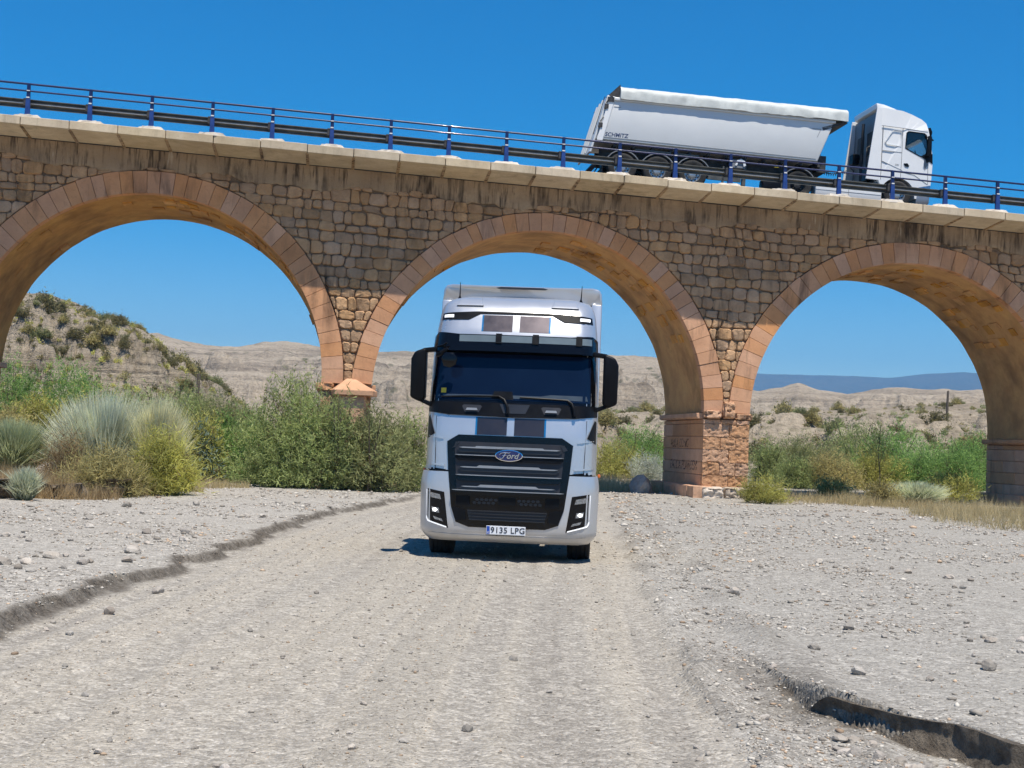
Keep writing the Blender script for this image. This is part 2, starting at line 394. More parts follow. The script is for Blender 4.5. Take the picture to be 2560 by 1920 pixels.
def m_ground():
    t = NT('gravel'); v = t.pos(obj=False); a = t.sep(t.attr('tint'))
    n1 = t.noise(v, .35, 4, .6); n2 = t.noise(v, 5.0, 6, .7); n3 = t.noise(v, 38, 4, .75)
    vc = t.n('TexVoronoi'); vc.inputs['Scale'].default_value = 17; t.l(v, vc.inputs['Vector'])
    vc2 = t.n('TexVoronoi'); vc2.inputs['Scale'].default_value = 46; t.l(v, vc2.inputs['Vector'])
    peb = t.mix(.5, t.ramp(t.sep(vc.outputs['Color'])[0], [(0, (.13, .118, .102)), (.35, (.27, .25, .22)), (.7, (.41, .385, .345)), (1, (.70, .665, .60))]),
                t.ramp(t.sep(vc2.outputs['Color'])[1], [(0, (.12, .108, .094)), (.4, (.29, .268, .236)), (.7, (.42, .395, .35)), (1, (.72, .68, .62))]))
    fine = t.mix(t.mr(n2, .3, .7, 0, 1), (0.332, 0.300, 0.248), (0.422, 0.390, 0.327))
    bed = t.mix(t.mr(n1, .42, .66, .05, .62), peb, t.mix(t.mr(n2, .35, .65, 0, 1), (0.332, 0.317, 0.283), (0.413, 0.394, 0.353)))
    st = t.mr(a[2], .38, .66, 0, 1)
    road = t.mix(t.mix(st, (.78, .78, .78), (.42, .42, .42)), fine, peb)
    bed = t.mix(t.attr('tint', 'Alpha'), bed, t.mix(1.0, bed, (.88, .89, .90), 'MULTIPLY'))
    road = t.mix(1.0, road, t.ramp(a[2], [(.22, (.80, .785, .77)), (.42, (.92, .91, .895)), (.62, (1.05, 1.03, 1.0)), (.8, (.90, .89, .875))]), 'MULTIPLY')
    c = t.mix(a[0], bed, road)
    c = t.mix(1.0, c, (1.12, 1.085, 1.03), 'MULTIPLY')
    n4 = t.noise(v, 95, 3, .8); c = t.mix(t.mr(n4, .52, .70, 0, .75), c, (0.572, 0.577, 0.577)); c = t.mix(t.mr(n3, .42, .66, .0, .72), c, (0.180, 0.161, 0.135))
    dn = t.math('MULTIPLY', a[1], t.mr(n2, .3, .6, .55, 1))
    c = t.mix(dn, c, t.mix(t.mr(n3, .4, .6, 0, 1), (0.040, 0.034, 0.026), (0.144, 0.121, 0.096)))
    t.set(Base_Color=c, Roughness=.95); t.b.inputs['Specular IOR Level'].default_value = .15
    h = t.math('ADD', t.math('MULTIPLY', t.math('SUBTRACT', 1.0, vc.outputs['Distance']), .5), t.math('ADD', t.math('MULTIPLY', t.math('SUBTRACT', 1.0, vc2.outputs['Distance']), .25), t.math('MULTIPLY', n3, .3)))
    t.bump(h, 1.0, .032); M['gravel'] = t.m
m_ground()
def build_ground():
    ys = np.concatenate([np.geomspace(2.2, 6, 30)[:-1], np.geomspace(6, 14, 250)[:-1], np.geomspace(14, 78, 280)])
    tt = np.concatenate([np.linspace(-1.2, -.5, 40)[:-1], np.linspace(-.5, .5, 560), np.linspace(.5, 1.2, 40)[1:]])
    Y, T = np.meshgrid(ys, tt, indexing='ij'); X = T * Y
    z, road, damp_shade, st, *_ = ground_parts(X.ravel(), Y.ravel())
    V = np.stack([X.ravel(), Y.ravel(), z], 1); n, m = Y.shape
    i = np.arange((n - 1) * (m - 1)); r, c = i // (m - 1), i % (m - 1); b = r * m + c
    F = np.stack([b, b + 1, b + m + 1, b + m], 1)
    o = mesh_np('riverbed', V, F, M['gravel'], smooth=True, tint=np.stack([road, damp_shade, st * .5 + .5, sstep(-.1, .8, _[1])], 1))
    tag(o, kind='structure')
    s = 9000; mb = MB(); mb.add([(-s, -s, -.9), (s, -s, -.9), (s, s, -.9), (-s, s, -.9)], [(0, 1, 2, 3)])
    tag(mb.build('ground', M['badland'], smooth=None), kind='structure')

def bank_face(name, pts, n, lo, hi, flip, amp, seed, over=.03):
    # crumbling vertical face of a cut bank, from the foot (lo) to the lip (hi) below the turf or crust
    P = [Vector((p.x, p.y)) for p in pts]; L = [0]
    for a, b in zip(P[:-1], P[1:]): L.append(L[-1] + (b - a).length)
    V = []; F = []; rows = 9
    for i in range(n):
        t = L[-1] * i / (n - 1); x = float(np.interp(t, L, [p.x for p in P])); y = float(np.interp(t, L, [p.y for p in P]))
        e = .15; x2 = float(np.interp(t + e, L, [p.x for p in P])) - float(np.interp(t - e, L, [p.x for p in P])); y2 = float(np.interp(t + e, L, [p.y for p in P])) - float(np.interp(t - e, L, [p.y for p in P]))
        d = math.hypot(x2, y2); nx, ny = y2 / d * flip, -x2 / d * flip
        h0, h1 = lo(x, y), hi(x, y); tp = min(1.0, (L[-1] - t) / .3 + .15); h1 = h0 + (h1 - h0) * tp ** .6
        for j in range(rows):
            u = j / (rows - 1); z = h0 + (h1 - h0) * u
            o = .075 + over * (u - .3) + amp * float(fbm(np.array([t * 3.]), np.array([z * 8.]), 0, 4, seed)[0]) + .10 * (1 - u) ** 3 + amp * 1.3 * float(fbm(np.array([t * .9]), np.array([0.]), 0, 2, seed + 3)[0])
            V.append((x + nx * o, y + ny * o, z))
        V.append((x - nx * .07, y - ny * .07, h1 - .01))
    m = rows + 1
    for i in range(n - 1):
        for j in range(rows): F.append((i * m + j, (i + 1) * m + j, (i + 1) * m + j + 1, i * m + j + 1))
    tag(mesh_np(name, V, F, M['earth_bank'], smooth=True, sharp=60), kind='structure')
def build_banks():
    rb = [p for p in R_BANK if p.y < 9.9]
    bank_face('cut_bank', rb, 420, lambda x, y: -.55 * float(np.interp(y, [6.0, 8.0, 9.3, 10.2], [.22, .21, .17, .05])) - .05, lambda x, y: .45 * float(np.interp(y, [6.0, 8.0, 9.3, 10.2], [.22, .21, .17, .05])) - .012 + .008 * math.sin(x * 9), -1, .022, 5)
    bank_face('cut_bank', B_BANK[1:-1], 420, lambda x, y: -.06, lambda x, y: .48 + .06 * math.sin(x * 2.1) + .04 * math.sin(x * 5.3), 1, .17, 15, .10)
def m_badland(name, pale, mid, dark, scrub, scr_scale, scr_amt, strata=1.0, bsc=.6):
    t = NT(name); v = t.pos(obj=False)
    n1 = t.noise(v, .035 * bsc, 6, .6, .4); n2 = t.noise(v, .25 * bsc, 6, .65)
    vs = t.pos((.012, .012, .22), obj=False); ns = t.noise(vs, 2.2 * bsc, 6, .65, .6)
    c = t.mix(t.mr(n1, .35, .65, 0, 1), pale, mid); c = t.mix(t.mr(ns, .50, .66, 0, .75 * strata), c, dark)
    c = t.mix(t.mr(n2, .55, .75, 0, .5), c, mid)
    if scr_amt:
        vo = t.vor(v, scr_scale, 'F1', 'Distance'); n4 = t.noise(v, scr_scale * .12, 3)
        f = t.math('MULTIPLY', t.mr(vo, .18, .34, 1, 0), t.mr(n4, .40, .6, 0, scr_amt)); c = t.mix(f, c, scrub)
    n5 = t.noise(v, 1.5 * bsc, 5, .75); c = t.mix(t.mr(n5, .48, .70, 0, .6), c, tuple(x * .55 for x in dark)); c = t.mix(t.mr(n5, .30, .46, .45, 0), c, tuple(min(1, x * 1.15) for x in pale))
    t.set(Base_Color=c, Roughness=1.0); t.b.inputs['Specular IOR Level'].default_value = .05
    t.bump(t.math('ADD', t.math('ADD', n2, ns), t.math('MULTIPLY', n5, .5)), 1.0, 1.2 / bsc ** .5 if bsc > .1 else 30); M[name] = t.m
m_badland('badland', (.43, .36, .27), (.33, .27, .20), (.20, .165, .12), (.10, .105, .05), .55, .8)
m_badland('hill_near', (.45, .375, .285), (.36, .30, .22), (.18, .145, .105), (.15, .13, .06), 1.1, .6, 1.0, 1.6)
m_badland('hill_far', (.44, .37, .285), (.32, .265, .20), (.17, .14, .11), (.12, .115, .07), .22, .9, 1.0, .7)
m_badland('mountain', (.13, .12, .10), (.10, .095, .08), (.08, .075, .065), (.1, .1, .08), .01, 0, .5, .02)
build_ground(); build_banks()

def terrain(name, sil, r0, rp, r1, mat, namp, nsc, na=420, nr=70, pw=1.3, z0=-.9, seed=3, ridg=.5, shelf=None):
    """a ridge seen at distance rp whose crest follows the given heights; a real polar patch of land from r0 to r1"""
    xs = [p[0] for p in sil]; az = []; ht = []
    for px, py in sil:
        d = ray(px, py); az.append(math.atan2(d.x, d.y)); ht.append(EYE + rp * d.z / math.hypot(d.x, d.y))
    A = np.linspace(az[0], az[-1], na); Rr = np.concatenate([np.linspace(r0, rp, int(nr * .7))[:-1], np.linspace(rp, r1, nr - int(nr * .7) + 1)])
    AA, RR = np.meshgrid(A, Rr, indexing='ij'); hp = np.interp(AA, az, ht)
    X, Y = RR * np.sin(AA), RR * np.cos(AA)
    t = np.where(RR < rp, np.clip((RR - r0) / (rp - r0), 0, 1) ** pw, 1 - .75 * ((RR - rp) / (r1 - rp)) ** 1.5)
    n = fbm(X * nsc, Y * nsc, 0, 6, seed); ri = 1 - 2 * np.abs(fbm(X * nsc * 1.7, Y * nsc * 1.7, 0, 5, seed + 20)) + .45 * (1 - 2 * np.abs(fbm(X * nsc * 5, Y * nsc * 5, 0, 4, seed + 40)))
    env = np.clip((RR - r0) / (rp - r0) * 3, 0, 1)
    Z = z0 + (hp - z0) * t + namp * env * (n * (1 - ridg) + (ri - .6) * ridg) * np.where(RR < rp, 1 - .93 * sstep(.55, 1.0, (RR - r0) / (rp - r0)), .10)
    if shelf:
        q = (Z - z0) / shelf; fq = np.floor(q); fr = q - fq; Z2 = z0 + (fq + sstep(.55, .95, fr)) * shelf; kk = .55 * (1 - sstep(.6, .95, (RR - r0) / (rp - r0))); Z = Z * (1 - kk) + Z2 * kk
    Z = np.where(RR <= r0 + 1e-6, z0 - .3, Z)
    V = np.stack([X.ravel(), Y.ravel(), Z.ravel()], 1); n_, m_ = X.shape
    i = np.arange((n_ - 1) * (m_ - 1)); b = (i // (m_ - 1)) * m_ + i % (m_ - 1)
    F = np.stack([b, b + m_, b + m_ + 1, b + 1], 1)
    o = tag(mesh_np(name, V, F, mat, smooth=True), kind='structure')
    return A, Rr, Z
# river terrace with scrub from behind the bridge to the foot of the hills
TERR = terrain('river_terrace', [(-700, 900), (0, 900), (500, 890), (760, 880), (920, 868), (1200, 880), (1440, 888), (1640, 898), (1700, 893), (1800, 885), (1900, 880), (2000, 874), (2120, 868), (2212, 866), (2900, 870)],
               72, 165, 240, M['badland'], 2.6, .045, 520, 110, .85, -.3, 31, .6, 1.3)
HILL = terrain('rocky_hill', [(-900, 720), (-300, 650), (0, 640), (30, 638), (80, 633), (130, 648), (180, 658), (215, 678), (265, 690), (310, 708), (345, 738), (400, 785), (440, 812), (480, 833), (520, 870), (560, 905)],
               88, 150, 215, M['hill_near'], 4.2, .065, 420, 110, .95, 0, 3, .55, 1.1)
terrain('badland_hills', [(-800, 700), (200, 715), (345, 722), (400, 734), (440, 742), (520, 745), (560, 739), (620, 737), (660, 742), (690, 748), (760, 752), (820, 759), (870, 757), (920, 760), (1000, 764), (1150, 768), (1345, 769), (1390, 772), (1430, 776), (1500, 800), (1580, 832), (1640, 846), (1720, 858), (1800, 885)],
        230, 520, 800, M['hill_far'], 11, .016, 520, 110, 1.15, 0, 8, .6, 9)
terrain('badland_ridge', [(1400, 842), (1560, 838), (1640, 845), (1690, 838), (1725, 828), (1770, 840), (1830, 848), (1880, 838), (1920, 834), (1970, 835), (2020, 840), (2080, 843), (2120, 842), (2212, 838), (2900, 820)],
        210, 400, 620, M['hill_far'], 6, .026, 360, 90, 1.1, 0, 51, .6, 6)
terrain('mountain_range', [(-500, 800), (800, 802), (1400, 802), (1640, 806), (1750, 808), (1850, 811), (1920, 815), (1960, 811), (2000, 807), (2080, 803), (2120, 804), (2300, 806), (2900, 815)],
        4600, 7000, 8000, M['mountain'], 90, .0009, 300, 40, 1.2, 0, 71, .5)

# ------------------------------------------------------------------ bridge
YAW, CU, DD, SL, ZD = 0.12867, -7.14721, 47.45698, -0.03181, 9.525 + EYE
bx = -CU * math.cos(YAW) - DD * math.sin(YAW); by = -CU * math.sin(YAW) + DD * math.cos(YAW)
BR = empty('stone_arch_bridge', (bx, by, 0), YAW)
tag(BR, 'stone road bridge with round sandstone arches, rubble spandrels and concrete coping', 'bridge')
WID, OV = 5.78, 1.62
def zdk(u): return ZD + SL * u
ARCH = [(-27.25, 4.10, 6.0, 6.05, 6.73, 6.80), (-13.65, 2.018 + EYE, 6.008, 6.076, 6.736, 6.818), (0.01, 1.468 + EYE, 5.954, 6.14, 6.637, 6.749), (13.629, 1.291 + EYE, 5.992, 5.925, 6.749, 6.651), (27.25, .86 + EYE, 5.99, 5.95, 6.74, 6.67)]
PIER_Z = [3.95, 3.52, 3.05, 2.62]                       # top of the imposts between the arches
SPR = lambda k: (PIER_Z[k - 1] if k > 0 else 4.3, PIER_Z[k] if k < 4 else 2.2)
def ell_angles(k, n):
    """angles from the right springing to the left one"""
    c, cz, a, b, A, B = ARCH[k]; zl, zr = SPR(k)
    return np.linspace(math.asin(max(-.5, min(.5, (zr - cz) / b))), math.pi - math.asin(max(-.5, min(.5, (zl - cz) / b))), n)

def core():
    # core wall behind the facing stones: columns between the arch openings and the deck
    us = []; zb = []
    for k in range(5):
        c, cz, a, b, A, B = ARCH[k]; th = ell_angles(k, 61)[::-1]
        us += list(c + (a + .25) * np.cos(th)); zb += list(cz + (b + .25) * np.sin(th))
    us = np.array(us); zb = np.array(zb); o = np.argsort(us, kind='stable'); us, zb = us[o], zb[o]
    us = np.concatenate([[-48], us, [48]]); zb = np.concatenate([[-.5], zb, [-.5]])
    zt = zdk(us) - .42; n = len(us); V = []
    for v in (.075, WID):
        V += [(u, v, b) for u, b in zip(us, zb)] + [(u, v, t) for u, t in zip(us, zt)]
    F = []
    for i in range(n - 1):
        F += [(i, i + 1, n + i + 1, n + i), (2 * n + i, 3 * n + i, 3 * n + i + 1, 2 * n + i + 1), (n + i, n + i + 1, 3 * n + i + 1, 3 * n + i), (i, 2 * n + i, 2 * n + i + 1, i + 1)]
    mesh_np('spandrel_wall', V, F, M['mortar'], BR)
core()
def vault(k):
    c, cz, a, b, A, B = ARCH[k]; th = ell_angles(k, 73); nv = 14
    V = []; F = []
    vs = np.linspace(.30, WID + .01, nv)
    for t in th:
        for v in vs:
            w = .012 * float(fbm(np.array([t * 9.]), np.array([v * 1.7]), 0, 3, 60 + k)[0])
            V.append((c + (a + w) * math.cos(t), v, cz + (b + w) * math.sin(t)))
    for i in range(len(th) - 1):
        for j in range(nv - 1): F.append((i * nv + j, i * nv + j + 1, (i + 1) * nv + j + 1, (i + 1) * nv + j))
    mesh_np('vault', V, F, M['vault'], BR, smooth=True)
    # separate soffit blocks that stand proud or have lost their render
    for q in range(46 if k in (1, 2, 3) else 0):
        t0 = random.uniform(.35, 2.7) if random.random() < .35 else random.uniform(.55, 1.5); v0 = random.uniform(.5, WID - 1.0)
        dt = random.uniform(.035, .075); dv = random.uniform(.35, .85); off = random.uniform(.02, .07)
        V = []; 
        for e in (0.02, -off):
            for s_ in (0, .5, 1):
                for vv in (v0, v0 + dv): V.append((c + (a + e) * math.cos(t0 + dt * s_), vv, cz + (b + e) * math.sin(t0 + dt * s_)))
        F = [(6, 7, 9, 8), (8, 9, 11, 10), (0, 1, 7, 6), (4, 10, 11, 5), (0, 6, 8, 2), (2, 8, 10, 4), (1, 3, 9, 7), (3, 5, 11, 9)]
        mesh_np('soffit_block', V, F, M['vault'], BR)
    # voussoirs
    n = 44; ed = np.linspace(th[0], th[-1], n + 1); ed[1:-1] += rng.uniform(-.006, .006, n - 1)
    for q in range(n):
        g = .0011; t0, t1 = ed[q] + g, ed[q + 1] - g; dv = random.uniform(-.012, .012); dr = random.uniform(-.015, .02)
        V = []
        for v in (-.035 + dv, .34):
            for (ra, rb) in ((a - .014, b - .014), (A + dr, B + dr)):
                for t in (t0, (t0 + t1) / 2, t1): V.append((c + ra * math.cos(t), v, cz + rb * math.sin(t)))
        F = [(0, 1, 4, 3), (1, 2, 5, 4), (6, 9, 10, 7), (7, 10, 11, 8), (0, 6, 7, 1), (1, 7, 8, 2), (3, 4, 10, 9), (4, 5, 11, 10), (0, 3, 9, 6), (2, 8, 11, 5)]
        mb = MB(); mb.add(V, F); mb.build('voussoir', M['voussoir'], BR, bevel=.004, seg=1, smooth=None)
for k in range(5): vault(k)

def clip(poly, px, pz, nx, nz):
    out = []; n = len(poly)
    for i in range(n):
        a, b = poly[i], poly[(i + 1) % n]; da = (a[0] - px) * nx + (a[1] - pz) * nz; db = (b[0] - px) * nx + (b[1] - pz) * nz
        if da <= 0: out.append(a)
        if da * db < 0:
            t = da / (da - db); out.append((a[0] + (b[0] - a[0]) * t, a[1] + (b[1] - a[1]) * t))
    return out
def inside_arch(u, z, m):
    for c, cz, a, b, A, B in ARCH:
        if abs(u - c) < A + m and (z > cz - .5 or True):
            e = ((u - c) / (A + m)) ** 2 + ((max(z, cz) - cz) / (B + m)) ** 2
            if e < 1: return True
    return False
def band_z(u): return zdk(u) - 1.13 + .10 * math.sin(u * .9) + .07 * math.sin(u * 2.7 + 1)
def rubble():
    cells = []; z = 2.6; k = 0; rows = [2.6]
    while z < 12.6: z += random.uniform(.30, .44); rows.append(z)
    def rz(i, u): return rows[i] + SL * u + .075 * float(fbm(np.array([u * .55]), np.array([i * 3.7]), 0, 2, 91)[0])
    for i in range(len(rows) - 1):
        u = -21.6 + random.uniform(0, .4); cut = []
        while u < 24.0:
            cut.append((u + random.uniform(-.05, .05), u + random.uniform(-.05, .05))); u += random.choice((.30, .38, .46, .52, .62)) * random.uniform(.9, 1.12)
        for (b0, t0), (b1, t1) in zip(cut[:-1], cut[1:]):
            j = lambda: random.uniform(-.035, .035)
            q = [(b0, rz(i, b0) + j()), (b1, rz(i, b1) + j()), (t1, rz(i + 1, t1) + j()), (t0, rz(i + 1, t0) + j())]
            if random.random() < .35: m_ = random.randrange(4); a_, c_ = q[m_], q[(m_ + 1) % 4]; n_ = ((a_[0] + c_[0]) / 2 + j() * 1.2, (a_[1] + c_[1]) / 2 + j() * 1.2); q.insert(m_ + 1, n_)
            cells.append(q)
    stones = []
    for poly in cells:
        u = sum(p[0] for p in poly) / len(poly); z = sum(p[1] for p in poly) / len(poly)
        if z > band_z(u) + .12: continue
        for c, cz, a, b, A, B in ARCH:
            if abs(u - c) > A + 1.2: continue
            if z > cz:
                t = math.atan2((z - cz) / (B + .02), (u - c) / (A + .02)); px, pz = c + (A + .02) * math.cos(t), cz + (B + .02) * math.sin(t)
                nx, nz = -math.cos(t) / A, -math.sin(t) / B
            else:
                sg = 1 if u > c else -1; px, pz = c + sg * (A + .02), z; nx, nz = -sg, 0
            if len(poly) > 2: poly = clip(poly, px, pz, nx, nz)
        if len(poly) > 2: poly = clip(poly, u, band_z(u) + .05, 0, 1)
        if len(poly) < 3: continue
        cx = sum(p[0] for p in poly) / len(poly); cz_ = sum(p[1] for p in poly) / len(poly)
        ar = .5 * abs(sum(poly[q][0] * poly[(q + 1) % len(poly)][1] - poly[(q + 1) % len(poly)][0] * poly[q][1] for q in range(len(poly))))
        if ar < .014: continue
        size = math.sqrt(ar); k = 1 - min(.24, random.uniform(.009, .024) / size)
        poly = [(cx + (p[0] - cx) * k, cz_ + (p[1] - cz_) * k) for p in poly]
        pl = []
        for q in range(len(poly)):
            a, b = poly[q], poly[(q + 1) % len(poly)]
            if math.hypot(b[0] - a[0], b[1] - a[1]) < .05: pl.append(((a[0] + b[0]) / 2, (a[1] + b[1]) / 2)); continue
            t = random.uniform(.12, .24); mx_ = random.uniform(-.012, .02)
            nx_, nz_ = (b[1] - a[1]), -(b[0] - a[0]); ll = math.hypot(nx_, nz_)
            pl += [(a[0] + (b[0] - a[0]) * t, a[1] + (b[1] - a[1]) * t), ((a[0] + b[0]) / 2 + nx_ / ll * mx_ * .7, (a[1] + b[1]) / 2 + nz_ / ll * mx_ * .7), (a[0] + (b[0] - a[0]) * (1 - t), a[1] + (b[1] - a[1]) * (1 - t))]
        n = len(pl); f0 = random.uniform(-.03, .03); tx, tz = random.uniform(-.08, .08), random.uniform(-.08, .08)
        V = [(p[0], .085, p[1]) for p in pl]
        V += [(cx + (p[0] - cx) * .985, .022 + f0 * .4, cz_ + (p[1] - cz_) * .985) for p in pl]
        V += [(cx + (p[0] - cx) * .80, f0 - .018 + (p[0] - cx) * tx + (p[1] - cz_) * tz + random.uniform(-.014, .014), cz_ + (p[1] - cz_) * .80) for p in pl]
        V.append((cx, f0 - .026, cz_))
        F = []
        for q in range(n):
            q2 = (q + 1) % n; F += [(q, q2, n + q2, n + q), (n + q, n + q2, 2 * n + q2, 2 * n + q), (2 * n + q, 2 * n + q2, 3 * n)]
        stones.append((ar, V, F))
    stones.sort(key=lambda s: -s[0])
    for ar, V, F in stones[:300]: mesh_np('rubble_stone', V, F, M['rubble'], BR)
    mb = MB()
    for ar, V, F in stones[300:]: mb.add(V, F)
    if mb.V: tag(mb.build('small_rubble_stones', M['rubble'], BR, smooth=None), kind='stuff')
    print('rubble', len(stones))
rubble()

def band():
    # rendered concrete band under the coping
    us = np.linspace(-34, 34, 420); rows = 9; V = []; F = []
    for u in us:
        z1 = zdk(u) - .41; z0 = band_z(u) + .03 * math.sin(u * 9) + .02 * math.sin(u * 23)
        for j in range(rows):
            t = j / (rows - 1); z = z0 + (z1 - z0) * t; V.append((u, -.012 - .03 * t + .010 * float(vnoise(np.array([u * 3.]), np.array([z * 3.]), 0, 5)[0]), z))
        V.append((u, .09, z0))
    m = rows + 1
    for i in range(len(us) - 1):
        for j in range(rows - 1): F.append((i * m + j, (i + 1) * m + j, (i + 1) * m + j + 1, i * m + j + 1))
        F.append((i * m, i * m + rows, (i + 1) * m + rows, (i + 1) * m))
    mesh_np('concrete_band', V, F, M['band'], BR, smooth=True)
band()
def deck():
    mb = MB(); u0, u1 = -48, 48
    pr = [(0.02, -.40), (WID + .0, -.40), (WID + OV, -.27), (WID + OV, .0), (WID + .6, .0), (WID + .55, .12), (-.95, .12), (-1.0, .0), (-1.42, -.02), (-1.42, -.22)]
    n = len(pr); V = [(u, p[0], zdk(u) + p[1]) for u in (u0, u1) for p in pr]
    mb.add(V, [tuple(range(n)), tuple(range(2 * n - 1, n - 1, -1))] + [(i, (i + 1) % n, n + (i + 1) % n, n + i) for i in range(n)])
    mb.build('road_deck', M['asphalt'], BR, smooth=None)
    L = 1.553; u = -32.2 + .45
    while u < 32:
        a, b = u + .012, u + L - .012; dz = random.uniform(-.012, .012); dv = random.uniform(-.015, .015)
        pr = [(-OV + dv, 0.0 + dz), (-OV + dv, -.275 + dz), (.10, -.40), (.10, -.25), (-1.35, 0.0 + dz)]
        mb = MB(); n = 5; e = .05
        V = [(q, p[0], zdk(q) + p[1]) for q in (a, b) for p in pr]
        mb.add(V, [tuple(range(n)), tuple(range(2 * n - 1, n - 1, -1))] + [(i, (i + 1) % n, n + (i + 1) % n, n + i) for i in range(n)])
        mb.build('coping_panel', M['coping'], BR, bevel=.012, seg=1, smooth=None)
        # rib across the joint on the underside
        u += L
    u = -32.2 + .45
    while u < 32:
        mb = MB(); V = []
        for q in (u - .05, u + .05):
            for p in ((-1.46, -.262), (-1.46, -.30), (.08, -.43), (.08, -.38)): V.append((q, p[0], zdk(q) + p[1]))
        mb.add(V, [(0, 1, 2, 3), (7, 6, 5, 4), (0, 4, 5, 1), (1, 5, 6, 2), (2, 6, 7, 3), (3, 7, 4, 0)]); mb.build('joint_rib', M['band'], BR, smooth=None); u += L
deck()

def rough_block(name, x0, x1, y0, y1, z0, z1, mat, parent, amp=.05, n=14, seed=0, sides='fr', rnd=.03, sc=6.0):
    """ashlar block with worn, pitted faces (front = -y)"""
    nx, ny, nz = max(3, int(n * (x1 - x0))), max(3, int(6 * (y1 - y0))), max(4, int(n * (z1 - z0)))
    bm = bmesh.new(); bmesh.ops.create_grid(bm, x_segments=1, y_segments=1, size=1); bm.clear()
    V = []; idx = {}
    F = []
    def vid(i, j, k):
        if (i, j, k) not in idx: idx[(i, j, k)] = len(V); V.append((x0 + (x1 - x0) * i / nx, y0 + (y1 - y0) * j / ny, z0 + (z1 - z0) * k / nz))
        return idx[(i, j, k)]
    for i in range(nx):
        for k in range(nz):
            F.append((vid(i, 0, k), vid(i + 1, 0, k), vid(i + 1, 0, k + 1), vid(i, 0, k + 1)))
    for j in range(ny):
        for k in range(nz):
            F.append((vid(0, j, k), vid(0, j, k + 1), vid(0, j + 1, k + 1), vid(0, j + 1, k))); F.append((vid(nx, j, k), vid(nx, j + 1, k), vid(nx, j + 1, k + 1), vid(nx, j, k + 1)))
        for i in range(nx):
            F.append((vid(i, j, 0), vid(i, j + 1, 0), vid(i + 1, j + 1, 0), vid(i + 1, j, 0))); F.append((vid(i, j, nz), vid(i + 1, j, nz), vid(i + 1, j + 1, nz), vid(i, j + 1, nz)))
    A = np.array(V); c = (A.min(0) + A.max(0)) / 2; hsz = (A.max(0) - A.min(0)) / 2
    q = (A - c) / hsz; ed = np.sort(np.abs(q), 1); round_ = np.clip((ed[:, 1] - .82) / .18, 0, 1)
    nse = fbm(A[:, 0] * sc, A[:, 1] * sc, A[:, 2] * sc * 1.6, 4, seed); pit = np.clip(fbm(A[:, 0] * sc * 1.7, A[:, 1] * sc * 1.7, A[:, 2] * sc * 2.6, 3, seed + 9) - .25, 0, 1)
    fr = np.clip((-q[:, 1] - .3) / .7, 0, 1) if 'f' in sides else 0
    d = (nse * .5 - pit * 1.1) * amp
    A[:, 1] -= d * fr; A -= (A - c) / np.maximum(np.linalg.norm(A - c, axis=1, keepdims=True), 1e-3) * (round_ * rnd + np.abs(nse) * rnd * .3)[:, None]
    return mesh_np(name, A, F, mat, parent, smooth=True, sharp=50)

